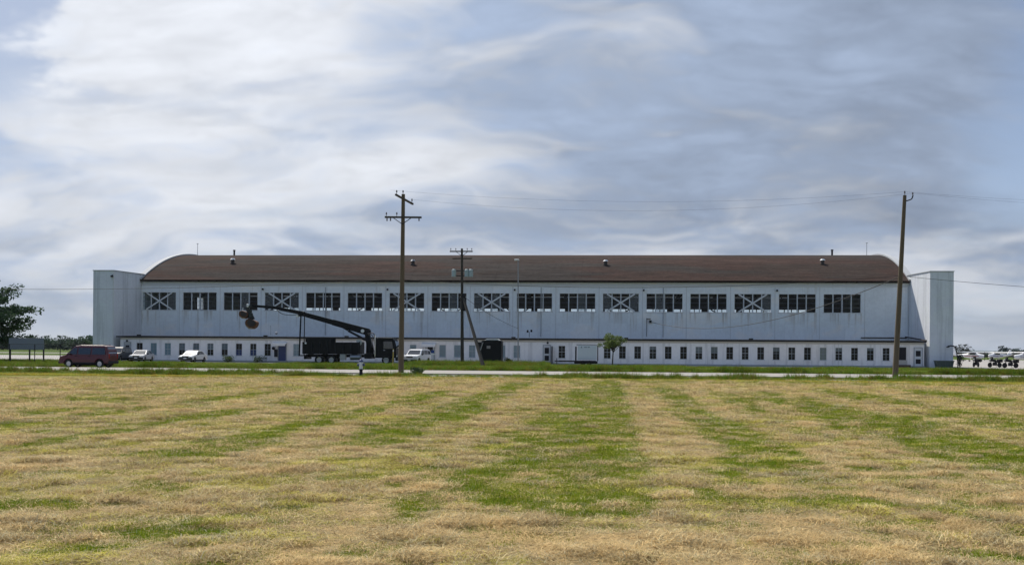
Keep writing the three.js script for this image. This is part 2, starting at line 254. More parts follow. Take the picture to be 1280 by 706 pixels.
  // roof trusses, seen through the glass as darkness broken by timber
  for (let k = 0; k < 19; k++) { const x = -49 + 5.473 * k - 0.05; if (x > -48.5 && x < 48.5) { const tr = part(H, 'truss', [bx(0.22, 0.35, 39, x, 9.6, -20), ...[-34, -27, -20, -13, -6].map((z) => bx(0.16, arch(z) - 9.6, 0.2, x, (arch(z) + 9.6) / 2, z))], M.timber); } }
  // corner and bay battens on the facade
  for (let k = 0; k <= 17; k++) { const x = -49.36 + 5.473 * k; if (k) part(H, 'batten', bx(0.09, 6.6, 0.03, x, 6.65, 0.016), M.white); }
  part(H, 'batten', bx(0.16, 10, 0.05, 48.9, 5.1, 0.026), M.white);

  // high windows
  const cross = new Set([0, 3, 6, 8, 11, 14]);
  const paneG = new THREE.BoxGeometry(1.04, 2.2, 0.008), mullG = bx(0.14, WY1 - WY0, 0.12), frameG = merge([bx(WW + 0.16, 0.1, 0.1, 0, 1.17, 0.04), bx(WW + 0.24, 0.11, 0.16, 0, -1.19, 0.07), bx(0.1, 2.3, 0.1, -WW / 2 - 0.0, 0, 0.04), bx(0.1, 2.3, 0.1, WW / 2, 0, 0.04)]);
  const barG = bx(4.5, 0.035, 0.05), braceG = merge([beam(V(-1.75, 1.1, 0), V(1.75, -1.1, 0), 0.05, 0.19), beam(V(-1.75, -1.1, 0.052), V(1.75, 1.1, 0.052), 0.05, 0.19)]);
  const mMull = mat(0.55, 0.58, 0.60, 0.85), mBars = mat(0.16, 0.18, 0.20, 0.85);
  const window1 = (k, z, far) => {
    const w = new THREE.Group(); w.name = 'window'; w.position.set(WINC(k), far ? 7.4 : (WY0 + WY1) / 2, z); if (far) w.scale.y = 2.2 / 2.3; H.add(w);
    part(w, 'frame', frameG, M.white); for (const y of [-0.56, 0, 0.56]) part(w, 'glazing_bar', barG, mBars).position.y = y;
    for (const x of [-1.11, 0, 1.11]) part(w, 'mullion', mullG, mMull).position.x = x;
    for (const x of [-1.665, -0.555, 0.555, 1.665]) { const q = vn(k * 7.3 + x * 3.1, far ? 5 : 1); part(w, 'pane', paneG, far ? M.glass : q > 0.74 ? M.dusty : M.glass).position.set(x, 0, -0.02); }
    if (cross.has(k)) part(w, 'cross_brace', braceG, far ? M.timber : M.white).position.z = far ? 0.1 : 0.09;
  };
  for (let k = 0; k < 17; k++) { window1(k, -0.12, false); window1(k, -39.86, true); }

  // door pockets at both ends, splayed a little
  const plan = (s) => shapeOf([[s * 49.02, 0.0], [s * 49.02, 9], [s * 52.6, 9], [s * 52.4, -6.75], [s * 49.7, -6.75]]);
  for (const s of [-1, 1]) {
    const g = slab(plan(s), 11.3).rotateX(-Math.PI / 2), uv = g.attributes.uv, p = g.attributes.position;
    for (let i = 0; i < uv.count; i++) uv.setXY(i, p.getX(i) + p.getZ(i), p.getY(i));
    g.computeVertexNormals();
    const pk = part(H, 'door_pocket', g, mWing);
    part(pk, 'cap_flashing', slab(shapeOf([[s * 48.94, 0.06], [s * 48.94, 9.06], [s * 52.68, 9.06], [s * 52.46, -6.82], [s * 49.64, -6.82]]), 0.09).rotateX(-Math.PI / 2).translate(0, 11.303, 0), M.trimGrey);
    if (s < 0) part(pk, 'corner_batten', bx(0.12, 11.2, 0.05, -49.78, 5.62, 6.78), M.white);
    if (s < 0) part(pk, 'flood_lamp', [rb(0.3, 0.22, 0.25, -49.9, 10.6, 6.93, 0.05), bx(0.08, 0.3, 0.1, -49.9, 10.65, 6.8)], M.dark);
  }

  // lean-to along the front
  const AZ = 6.69, AN = (n) => -46.36 + 1.822 * (n - 1), holes2 = [], hw = 0.39, wy0 = 0.83, wy1 = 2.3;
  const wins = []; for (let n = 1; n <= 51; n++) if (![11, 21, 25, 28, 29, 31, 32].includes(n)) wins.push(n);
  for (const n of wins) holes2.push([AN(n) - hw, wy0, AN(n) + hw, wy1]);
  const annexRect = [[-48.85, 0], [49.1, 0], [49.1, 2.98], [-48.85, 2.98]];
  part(H, 'annex_wall', wallWithHoles(annexRect, holes2, 0.18).translate(0, 0, AZ - 0.18), mAnnex);
  part(H, 'annex_end_wall', bx(0.18, 2.98, AZ - 0.19, -48.76, 1.49, (AZ - 0.18) / 2), mAnnex);
  part(H, 'annex_end_wall', bx(0.18, 2.98, AZ - 0.19, 49.01, 1.49, (AZ - 0.18) / 2), mAnnex);
  part(H, 'annex_floor', bx(97.4, 0.08, AZ - 0.3, 0, 0.04, AZ / 2 - 0.06), M.timber);
  part(H, 'annex_partition', bx(97.4, 2.9, 0.06, 0, 1.5, AZ - 2.6), M.timber);
  const ar = slab(shapeOf([[-0.28, 2.99], [AZ + 0.0, 3.12], [AZ + 0.0, 3.28], [-0.28, 3.16]]), 98.6).rotateY(Math.PI / 2).translate(-49.3, 0, AZ);
  // shape x runs from the front edge back to the facade
  part(H, 'annex_roof', ar, mat(0.02, 0.019, 0.02, 0.9));
  part(H, 'annex_frieze', bx(97.9, 0.24, 0.05, 0.12, 2.84, AZ + 0.028), mat(0.62, 0.59, 0.54, 0.85));
  part(H, 'foundation', bx(98.1, 0.22, 0.06, 0.12, 0.11, AZ + 0.034), mat(0.40, 0.41, 0.42, 0.9));
  part(H, 'roof_flashing', [bx(5.5, 0.12, 0.1, 46.0, 3.6, 0.06), beam(V(48.6, 3.72, 0.15), V(49.3, 3.2, AZ + 0.2), 0.14, 0.14)], mat(0.05, 0.042, 0.04, 0.9));
  const mBarA = mat(0.34, 0.36, 0.38, 0.85), afG = merge([bx(0.94, 0.08, 0.08, 0, 0.765, 0.03), bx(0.98, 0.09, 0.13, 0, -0.775, 0.05), bx(0.08, 1.47, 0.08, -0.425, 0, 0.03), bx(0.08, 1.47, 0.08, 0.425, 0, 0.03)]), abG = merge([bx(0.035, 1.45, 0.04, 0, 0, 0.0), bx(0.76, 0.045, 0.045, 0, 0, 0.0), bx(0.76, 0.012, 0.03, 0, 0.36, 0), bx(0.76, 0.012, 0.03, 0, -0.36, 0)]), agG = new THREE.BoxGeometry(0.76, 1.45, 0.0045);
  const pale = new Set([2, 3, 12, 20, 22, 23, 24, 26, 27]), half = { 40: 0.5, 39: 0.45, 48: 0.3, 7: 0.5, 4: 0.6, 5: 0.55, 6: 0.5, 44: 0.35, 36: 0.25, 50: 0.2 }, boardG = new THREE.BoxGeometry(0.76, 1.45, 0.02);
  const blueBlind = mat(0.06, 0.08, 0.2, 0.8), greyBlind = mat(0.20, 0.23, 0.25, 0.9), palePaint = mat(0.40, 0.45, 0.46, 0.8);
  for (const n of wins) {
    const w = new THREE.Group(); w.name = 'window'; w.position.set(AN(n), (wy0 + wy1) / 2, AZ - 0.08); H.add(w);
    part(w, 'frame', afG, M.white); part(w, 'glazing_bars', abG, n % 3 ? mBarA : mMull).position.z = 0.02; part(w, 'glass', agG, M.glass);
    if (pale.has(n)) part(w, 'board', boardG, n < 4 ? M.teal : palePaint, 'pale painted board behind the glass').position.z = -0.03;
    else if (n === 47) part(w, 'board', boardG, mat(0.33, 0.33, 0.29, 0.8)).position.z = -0.03;
    else if (half[n]) { const b = part(w, 'blind', boardG, n < 8 ? greyBlind : M.blind); b.scale.y = half[n]; b.position.set(0, 0.725 * (1 - half[n]), -0.05); }
    else if (n === 8 || n === 9) { const b = part(w, 'blind', boardG, blueBlind); b.scale.y = 0.5; b.position.set(0, -0.36, -0.05); }
  }
  // doors in the lean-to
  const door = (x, mtl, lights, w = 0.95) => {
    const d = new THREE.Group(); d.name = 'door'; d.position.set(x, 0.2, AZ); H.add(d);
    part(d, 'leaf', bx(w, 2.05, 0.05, 0, 1.03, 0.03), mtl); part(d, 'frame', [bx(0.09, 2.12, 0.1, -w / 2 - 0.045, 1.06, 0.05), bx(0.09, 2.12, 0.1, w / 2 + 0.045, 1.06, 0.05), bx(w + 0.18, 0.09, 0.1, 0, 2.165, 0.05)], M.trimGrey);
    part(d, 'handle', bar(V(w * 0.38, 0.95, 0.06), V(w * 0.38, 0.95, 0.14), 0.03), M.steel);
    for (const [y, h] of lights) part(d, 'pane', bx(w * 0.66, h, 0.02, 0, y, 0.062), M.dark);
    part(H, 'step', bx(w + 0.5, 0.16, 0.5, x, 0.08, AZ + 0.36), M.conc);
  };
  const lampOver = (x, y = 2.62) => part(H, 'wall_lamp', [new THREE.SphereGeometry(0.13, 12, 8).translate(x, y, AZ + 0.2), bx(0.08, 0.08, 0.18, x, y + 0.05, AZ + 0.09)], M.dark);
  const awning = (x0, x1) => part(H, 'awning', [beam(V((x0 + x1) / 2, 2.52, AZ + 0.04), V((x0 + x1) / 2, 2.24, AZ + 1.0), x1 - x0, 0.06), bx(x1 - x0, 0.34, 0.05, (x0 + x1) / 2, 2.22, AZ + 1.02)], M.brightWhite);
  door(-47.9, mat(0.5, 0.51, 0.52, 0.7), [[1.45, 0.7], [0.5, 0.5]], 0.75); lampOver(-47.9, 2.55);
  door(AN(11) + 0.05, M.blueDoor, []); awning(-29.2, -27.45);
  part(H, 'wall_lamp', [new THREE.SphereGeometry(0.2, 12, 8).translate(-29.15, 1.75, AZ + 0.25), bx(0.4, 0.9, 0.25, -28.85, 1.15, AZ + 0.14), bx(0.06, 0.06, 0.2, -29.15, 1.85, AZ + 0.1)], M.dark);
  door(-9.6, M.white, [[1.55, 0.7]], 1.0); awning(-10.6, -8.85);
  door(AN(29), M.white, [[1.5, 0.72], [0.6, 0.62]], 0.8); lampOver(AN(29) + 0.1, 2.65);
  part(H, 'open_door', rb(0.08, 2.1, 0.9, AN(29) + 0.66, 1.2, AZ + 0.5, 0.02), M.dark, 'dark storm door standing open');
  door(AN(53) + 0.02, M.white, [[1.48, 0.66], [0.55, 0.55]], 0.85);
  // small porch with a dark slab whose colour stands in for its dark recess
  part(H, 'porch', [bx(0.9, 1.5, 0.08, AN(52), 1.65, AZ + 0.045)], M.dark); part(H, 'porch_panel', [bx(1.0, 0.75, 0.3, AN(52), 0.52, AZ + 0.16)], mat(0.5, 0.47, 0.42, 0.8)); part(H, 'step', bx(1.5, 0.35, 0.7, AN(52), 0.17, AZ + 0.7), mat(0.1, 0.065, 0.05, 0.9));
  for (const [x, y] of [[-46.4, 0], [-30.2, 0], [-20, 0], [0.6, 0], [14.2, 0], [29, 0]]) part(H, 'roof_bracket', rb(0.5, 0.16, 0.24, x, 3.27, AZ + 0.1, 0.03), M.dark);
  for (const x of [-24.4, 3.5, 18.9]) part(H, 'downpipe', bar(V(x, 3.5, 0.08), V(x, 9.7, 0.08), 0.05), M.trimGrey);
  for (const k of [3, 6, 9, 11.98, 15]) part(H, 'wall_lamp', [rb(0.2, 0.22, 0.24, WINC(k) - 2.5, 9.4, 0.16, 0.04)], M.dark);
  // cable brackets on the facade where the drop wire lands, and a horn pair beside the mast
  part(H, 'cable_bracket', [bx(0.5, 0.08, 0.1, 17.1, 5.8, 0.08), bx(0.3, 0.3, 0.2, 17.3, 5.45, 0.12), bar(V(16.85, 3.6, 0.08), V(16.85, 5.9, 0.08), 0.03)], M.dark);
  part(H, 'flood_lamp', [bar(V(2.45, 3.3, AZ - 0.8), V(2.45, 4.0, AZ - 0.8), 0.03), rb(0.22, 0.3, 0.22, 2.25, 4.05, AZ - 0.8, 0.04), rb(0.22, 0.3, 0.22, 2.7, 4.1, AZ - 0.8, 0.04)], M.dark);
  // vents and masts on the roof
  const vent = (x, z, cap) => { const y = arch(z) + 0.25; const v = part(roof, 'roof_vent', [cyl(0.24, 0.22, 0.6, x, y + 0.15, z), cyl(0.36, 0.36, 0.1, x, y - 0.1, z)], mat(0.06, 0.05, 0.045, 0.9)); part(v, 'vent_cap', [cyl(0.36, 0.2, 0.2, x, y + 0.52, z)], cap ? M.brightWhite : M.steel); };
  vent(-38.9, -6.2, true); vent(11.6, -5.4, true); vent(39.6, -5.9, true); vent(-14, -5.5, false);
  const stack = (x) => part(roof, 'flue_stack', [cyl(0.13, 0.13, 0.8, x, arch(-17) + 0.45, -17), cyl(0.2, 0.17, 0.14, x, arch(-17) + 0.88, -17)], M.dark);
  stack(-42.4); stack(42.9);
  const mast = (x) => part(roof, 'roof_mast', [bar(V(x, arch(-17), -17), V(x, arch(-17) + 1.9, -17), 0.035, 0.03), bx(0.3, 0.06, 0.06, x, arch(-17) + 1.85, -17)], M.steel);
  mast(-47.9); mast(47.6);
  part(H, 'roof_aerial', [bar(V(-29.9, 3.4, AZ - 1), V(-29.9, 4.6, AZ - 1), 0.03), new THREE.SphereGeometry(0.17, 10, 8).translate(-29.05, 3.62, AZ - 0.6)], M.trimGrey);
}

// ------------------------------------------------------------------ poles, lamps, lines
const poleWood = mat(0.115, 0.09, 0.055, 0.95), poleDark = mat(0.05, 0.042, 0.034, 0.95), armWood = mat(0.06, 0.05, 0.036, 0.95), porcelain = mat(0.10, 0.07, 0.06, 0.3);
const insul = (x, y, z) => [cyl(0.02, 0.02, 0.16, x, y + 0.08, z, 6), cyl(0.055, 0.045, 0.1, x, y + 0.2, z, 8), cyl(0.03, 0.05, 0.05, x, y + 0.27, z, 8)];
{
  const p = thing('utility_pole', 'tall wooden utility pole with two crossarms beside the road near the hydrant', 'utility pole', [-14.93, 0, -79.3], 0, 'wooden utility poles');
  p.rotation.z = -0.004;
  part(p, 'pole', bar(V(0, -0.05, 0), V(0.02, 12.75, 0), 0.2, 0.125, 14), poleWood);
  const a1 = part(p, 'crossarm', [beam(V(-1.26, 11.1, 0.17), V(1.38, 11.08, 0.17), 0.1, 0.13)], armWood);
  part(a1, 'brace', [beam(V(-0.65, 11.05, 0.19), V(0, 10.6, 0.17), 0.03, 0.05), beam(V(0.65, 11.05, 0.19), V(0, 10.6, 0.17), 0.03, 0.05)], M.dark);
  for (const x of [-1.15, -0.4]) part(a1, 'insulator', insul(x, 11.14, 0.17), porcelain);
  for (const x of [-1.1, -0.85, 1.2]) part(a1, 'insulator', [cyl(0.05, 0.04, 0.2, x, 10.93, 0.17, 8)], porcelain);
  const a2 = part(p, 'crossarm', [beam(V(-0.36, 12.6, 0.9), V(0.56, 12.16, -0.9), 0.12, 0.12)], armWood);
  for (const t of [0.06, 0.5, 0.94]) part(a2, 'insulator', insul(lerp(-0.36, 0.56, t) * (t === 0.5 ? 0 : 1), lerp(12.65, 12.2, t) + (t === 0.5 ? 0.3 : 0), lerp(0.9, -0.9, t)), porcelain);
  const c = thing('utility_pole', 'tall leaning wooden utility pole without crossarm, in front of the hangar\'s right end', 'utility pole', [19.5, 0, -80], 0, 'wooden utility poles');
  part(c, 'pole', bar(V(0, -0.05, 0), V(0.56, 12.6, 0), 0.2, 0.12, 14), poleWood);
  part(c, 'bracket', [tube([V(0.56, 12.2, 0), V(0.8, 12.25, 0), V(1.02, 12.35, 0), V(1.12, 12.6, 0)], 0.045, 12)], M.dark); part(c, 'insulator', insul(1.1, 12.5, 0), porcelain); part(c, 'insulator', insul(0.56, 12.6, 0), porcelain);
  const q = thing('utility_pole', 'dark wooden utility pole propped by a slanting brace pole beside the black shed', 'utility pole', [-16.2, 0, -122], 0, 'wooden utility poles');
  part(q, 'pole', bar(V(-0.02, -0.05, 0), V(-0.15, 12.75, 0), 0.2, 0.12, 12), poleDark);
  const b1 = part(q, 'crossarm', [beam(V(-1.45, 12.42, 0.16), V(1.05, 12.42, 0.16), 0.1, 0.13)], armWood); for (const x of [-1.35, -0.8, 0.45, 0.95]) part(b1, 'insulator', insul(x, 12.47, 0.16), porcelain);
  part(b1, 'brace', [beam(V(-0.75, 12.38, 0.2), V(-0.12, 11.9, 0.17), 0.03, 0.05), beam(V(0.5, 12.38, 0.2), V(-0.12, 11.9, 0.17), 0.03, 0.05)], M.dark);
  part(q, 'crossarm', [beam(V(-1.2, 11.67, -0.16), V(0.95, 11.67, -0.16), 0.1, 0.12)], armWood);
  const can = mat(0.36, 0.43, 0.45, 0.5);
  for (const x of [-0.95, 0.45, 0.9]) { const t = part(q, 'transformer', [cyl(0.24, 0.24, 0.75, x - 0.05, 10.05, 0.1, 16), cyl(0.2, 0.1, 0.08, x - 0.05, 10.46, 0.1, 16)], can); part(t, 'bushing', [cyl(0.03, 0.03, 0.2, x - 0.15, 10.55, 0.1, 6), cyl(0.03, 0.03, 0.2, x + 0.05, 10.55, 0.1, 6)], porcelain); }
  part(q, 'transformer_rack', [bx(2.3, 0.1, 0.12, -0.05, 10.34, -0.2), bx(2.3, 0.1, 0.12, -0.05, 9.8, -0.2)], M.dark);
  part(q, 'cable_box', rb(0.34, 1.9, 0.34, 0.1, 6.9, 0.16, 0.04), M.dark);
  part(q, 'brace_pole', bar(V(3.0, -0.05, 6.0), V(0.06, 7.4, 0.15), 0.2, 0.13, 12), poleDark);
  const l = thing('mast_lamp', 'slim grey lamp mast with white floodlight head beside the lean-to', 'lamp post', [-11.01, 0, -132.9]);
  part(l, 'mast', bar(V(0, -0.05, 0), V(-0.1, 12.3, 0), 0.09, 0.055, 10), M.steel); part(l, 'lamp_head', rb(0.55, 0.18, 0.4, -0.25, 12.38, 0.1, 0.06), M.brightWhite);
  part(l, 'base_plate', bx(0.4, 0.06, 0.4, 0, 0.03, 0), M.steel);
}
function wireRun(label, a, b, sag, r = 0.013, n = 30) { const pts = []; for (let i = 0; i <= n; i++) { const t = i / n; pts.push(V(lerp(a[0], b[0], t), lerp(a[1], b[1], t) - 4 * sag * t * (1 - t), lerp(a[2], b[2], t))); } solo('power_line', tube(pts, r, n * 2, 5), M.wire, label, 'power line', 'overhead lines along the road'); }
wireRun('black overhead cable running from the crossarm pole off toward the big leafy tree', [-14.95, 6.75, -79.3], [-72, 6.9, -79.3], 0.9, 0.014);
wireRun('black overhead cable between the two roadside poles in front of the hangar eave', [-14.92, 6.7, -79.3], [19.75, 7.05, -80], 0.7, 0.014);
wireRun('black overhead cable leaving the leaning pole past the white door pocket', [19.75, 7.05, -80], [58, 5.9, -80.5], 0.7, 0.014);
wireRun('thin upper power line from the crossarm pole to the leaning pole bracket', [-14.4, 12.5, -80.3], [20.6, 12.75, -80], 1.0, 0.0045);
wireRun('thin upper power line from the crossarm pole to the leaning pole top', [-15.6, 12.9, -78.3], [20.06, 12.85, -80], 0.75, 0.0045);
wireRun('thin upper power line leaving the bracket of the leaning pole', [20.6, 12.75, -80], [60, 12.5, -81], 1.0, 0.0045);
wireRun('thin upper power line leaving the top of the leaning pole', [20.06, 12.85, -80], [60, 13.2, -81], 1.0, 0.0045);
wireRun('sagging service cable from the leaning pole across to the hangar wall', [19.75, 7.0, -80], [4.7, 5.45, -143.1], 2.0, 0.028, 40);
wireRun('short service cable from the propped pole to the lamp mast', [-16.2, 7.6, -121.8], [-11.05, 4.3, -132.8], 0.3, 0.02);

// ------------------------------------------------------------------ vehicles (nose toward -x, origin on the ground)
const carGlass = phys(0.015, 0.018, 0.02, 0.06, { clearcoat: 1, clearcoatRoughness: 0.05 }), lampGlass = mat(0.7, 0.7, 0.68, 0.15), tailRed = mat(0.3, 0.012, 0.012, 0.25);
const paint = (r, g, b) => phys(r, g, b, 0.42, { clearcoat: 0.35, clearcoatRoughness: 0.15 });
function wheel(parent, x, z, r, w, rimMat) {
  const g = new THREE.Group(); g.name = 'wheel'; g.position.set(x, r, z); parent.add(g); const s = Math.sign(z);
  const prof = [[r * 0.62, -w / 2], [r * 0.9, -w / 2], [r, -w * 0.36], [r, w * 0.36], [r * 0.9, w / 2], [r * 0.62, w / 2], [r * 0.62, -w / 2]].map(([a, b]) => new THREE.Vector2(a, b));
  part(g, 'tyre', new THREE.LatheGeometry(prof, 22).rotateX(Math.PI / 2), M.rubber);
  const rim = [cyl(r * 0.63, r * 0.63, w * 0.5, 0, 0, 0, 20).rotateX(Math.PI / 2), cyl(r * 0.2, r * 0.16, 0.05, 0, 0, 0, 12).rotateX(s * Math.PI / 2).translate(0, 0, s * w * 0.3)];
  part(g, 'rim', rim, rimMat);
}
function car(t, o) {
  const { body, arches, R, width: w, belt, lean, paint: P, rimMat = M.steel } = o, hwid = w / 2;
  // silhouette with wheel arches cut from the underside
  const s = new THREE.Shape(); s.moveTo(body[0][0], body[0][1]); for (let i = 1; i < body.length; i++) s.lineTo(body[i][0], body[i][1]);
  const yb = body[body.length - 1][1];
  for (const ax of [...arches].sort((a, b) => b - a)) { const rr = R * 1.14, c = Math.sqrt(Math.max(0, rr * rr - (yb - R) ** 2)), a0 = Math.atan2(yb - R, c); s.lineTo(ax + c, yb); s.absarc(ax, R, rr, a0, Math.PI - a0, false); }
  s.closePath();
  const inset = (y) => y > belt ? (y - belt) * lean : 0;
  const shear = (g) => { const p = g.attributes.position; for (let i = 0; i < p.count; i++) { const z = p.getZ(i); p.setZ(i, z - Math.sign(z) * inset(p.getY(i))); } g.computeVertexNormals(); return g; };
  part(t, 'body', shear(slab(s, w, 0.07).translate(0, 0, -hwid)), P);
  for (const poly of o.sideWindows) for (const sd of [-1, 1]) part(t, 'side_window', shear(slab(shapeOf(poly), 0.016).translate(0, 0, sd * (hwid + 0.004) - 0.008)), carGlass);
  const across = (name, p1, p2, k1, k2, m) => { const a = V(p1[0], p1[1], 0), b = V(p2[0], p2[1], 0), d = b.clone().sub(a), n = V(-d.y, d.x, 0).normalize().multiplyScalar(0.015 * Math.sign(-d.y * a.x + 1e-6 || 1)); part(t, name, beam(a.clone().add(n), b.clone().add(n), k1, 0.02, k2, 0.02), m); };
  const wAt = (y) => 2 * (hwid - inset(y));
  for (const [name, p1, p2] of o.across) across(name, p1, p2, wAt(p1[1]) * 0.84, wAt(p2[1]) * 0.84, carGlass);
  for (const ax of arches) for (const sd of [-1, 1]) wheel(t, ax, sd * (hwid - 0.13), R, 0.22, rimMat);
  part(t, 'chassis', rb(o.len * 0.86, 0.24, w * 0.72, 0, R * 0.95, 0, 0.05), M.black);
  const [fx, fy] = o.lamp, [tx, ty] = o.tail;
  for (const sd of [-1, 1]) { part(t, 'headlight', rb(0.1, 0.15, 0.34, fx, fy, sd * (hwid - 0.3), 0.03), lampGlass); part(t, 'taillight', rb(0.08, o.tailH || 0.3, 0.16, tx, ty, sd * (hwid - 0.16), 0.03), tailRed); part(t, 'mirror', rb(0.12, 0.15, 0.2, o.mirror[0], o.mirror[1], sd * (hwid + 0.1), 0.04), M.black); }
  part(t, 'bumper', rb(0.16, 0.22, w * 0.98, o.bump[0], 0.46, 0, 0.06), o.bumperMat || M.dark); part(t, 'bumper', rb(0.16, 0.22, w * 0.98, o.bump[1], 0.48, 0, 0.06), o.bumperMat || M.dark);
  part(t, 'grille', rb(0.06, 0.16, w * 0.44, fx - 0.02, fy, 0, 0.02), M.black); part(t, 'number_plate', rb(0.03, 0.14, 0.36, o.bump[0] - 0.085, 0.5, 0, 0.01), lampGlass);
}
const VAN = { len: 4.5, width: 1.9, belt: 1.08, lean: 0.17, R: 0.35, arches: [-1.4, 1.42], paint: paint(0.075, 0.004, 0.010), rimMat: mat(0.6, 0.6, 0.6, 0.4, { metalness: 0.5 }), lamp: [-2.2, 0.8], tail: [2.235, 1.0], tailH: 0.4, mirror: [-1.2, 1.16], bump: [-2.25, 2.25],
  body: [[-2.22, 0.36], [-2.26, 0.74], [-2.16, 0.96], [-1.6, 1.12], [-1.0, 1.72], [-0.75, 1.86], [-0.3, 1.92], [1.7, 1.92], [2.02, 1.84], [2.16, 1.5], [2.25, 1.04], [2.25, 0.36]],
  sideWindows: [[[-1.42, 1.14], [-0.62, 1.14], [-0.62, 1.68], [-0.92, 1.68]], [[-0.5, 1.14], [0.62, 1.14], [0.62, 1.7], [-0.5, 1.7]], [[0.76, 1.14], [1.98, 1.14], [1.86, 1.7], [0.76, 1.7]]], across: [['windscreen', [-1.6, 1.15], [-1.02, 1.7]], ['rear_window', [2.05, 1.74], [2.2, 1.22]]] };
const van = thing('minivan', 'dark red passenger van parked on the road shoulder', 'van', [-43.8, 0, -91.4]); car(van, VAN);
van.scale.set(0.95, 0.98, 1);
part(van, 'roof_rack', [bar(V(-0.4, 1.97, 0.6), V(1.7, 1.97, 0.6), 0.025), bar(V(-0.4, 1.97, -0.6), V(1.7, 1.97, -0.6), 0.025), bar(V(0, 1.97, -0.6), V(0, 1.97, 0.6), 0.02), bar(V(1.4, 1.97, -0.6), V(1.4, 1.97, 0.6), 0.02)], M.black);
part(van, 'lower_trim', [rb(2.05, 0.1, 0.03, 0.0, 0.42, 0.955, 0.01), rb(2.05, 0.1, 0.03, 0.0, 0.42, -0.955, 0.01)], M.dark);
for (const s of [-1, 1]) for (const x of [-0.7, 0.5]) part(van, 'door_handle', rb(0.2, 0.05, 0.04, x, 1.0, s * 0.965, 0.015), M.black);
const SEDAN = { len: 4.5, width: 1.75, belt: 0.92, lean: 0.32, R: 0.32, arches: [-1.38, 1.32], lamp: [-2.2, 0.68], tail: [2.2, 0.78], tailH: 0.16, mirror: [-0.78, 0.98], bump: [-2.22, 2.22],
  body: [[-2.2, 0.32], [-2.24, 0.62], [-2.1, 0.78], [-1.0, 0.95], [-0.38, 1.33], [0.0, 1.42], [0.75, 1.41], [1.1, 1.3], [1.62, 1.0], [2.12, 0.95], [2.24, 0.8], [2.22, 0.32]],
  sideWindows: [[[-0.8, 0.97], [0.12, 0.97], [0.12, 1.33], [-0.28, 1.29]], [[0.2, 0.97], [1.3, 0.97], [0.95, 1.26], [0.7, 1.33], [0.2, 1.33]]], across: [['windscreen', [-0.98, 0.97], [-0.38, 1.32]], ['rear_window', [1.12, 1.29], [1.6, 1.02]]] };
const carA = thing('sedan', 'silver sedan parked nose out beside the lean-to\'s left door', 'car', [-56.3, 0, -131.3], Math.PI / 2 + 0.1, 'cars parked beside the hangar'); car(carA, { ...SEDAN, paint: paint(0.42, 0.44, 0.48) });
const carB = thing('sedan', 'white sedan parked nose out below the lean-to windows', 'car', [-49.6, 0, -130.4], Math.PI / 2 - 0.05, 'cars parked beside the hangar'); car(carB, { ...SEDAN, paint: paint(0.78, 0.79, 0.8) });
const SUV = { len: 4.7, width: 1.85, belt: 1.08, lean: 0.2, R: 0.37, arches: [-1.45, 1.4], lamp: [-2.26, 0.85], tail: [2.26, 1.0], tailH: 0.4, mirror: [-0.85, 1.16], bump: [-2.3, 2.3],
  body: [[-2.26, 0.42], [-2.3, 0.85], [-2.2, 1.0], [-1.12, 1.14], [-0.55, 1.66], [-0.2, 1.76], [1.7, 1.76], [2.05, 1.66], [2.25, 1.1], [2.28, 0.42]],
  sideWindows: [[[-0.95, 1.16], [0.05, 1.16], [0.05, 1.62], [-0.48, 1.6]], [[0.15, 1.16], [1.05, 1.16], [1.05, 1.63], [0.15, 1.63]], [[1.15, 1.16], [2.0, 1.16], [1.85, 1.6], [1.15, 1.62]]], across: [['windscreen', [-1.1, 1.17], [-0.56, 1.64]], ['rear_window', [2.07, 1.6], [2.22, 1.2]]] };
const carC = thing('off_road_car', 'dark grey sport utility car parked behind the red van', 'car', [-58.6, 0, -129.8], Math.PI / 2 + 0.05, 'cars parked beside the hangar'); car(carC, { ...SUV, paint: paint(0.07, 0.075, 0.085) });
const carD = thing('off_road_car', 'white sport utility car parked under the small white awning', 'car', [-22.7, 0, -130.6], Math.PI / 2 - 0.22, 'cars parked beside the hangar'); car(carD, { ...SUV, paint: paint(0.76, 0.78, 0.8) });

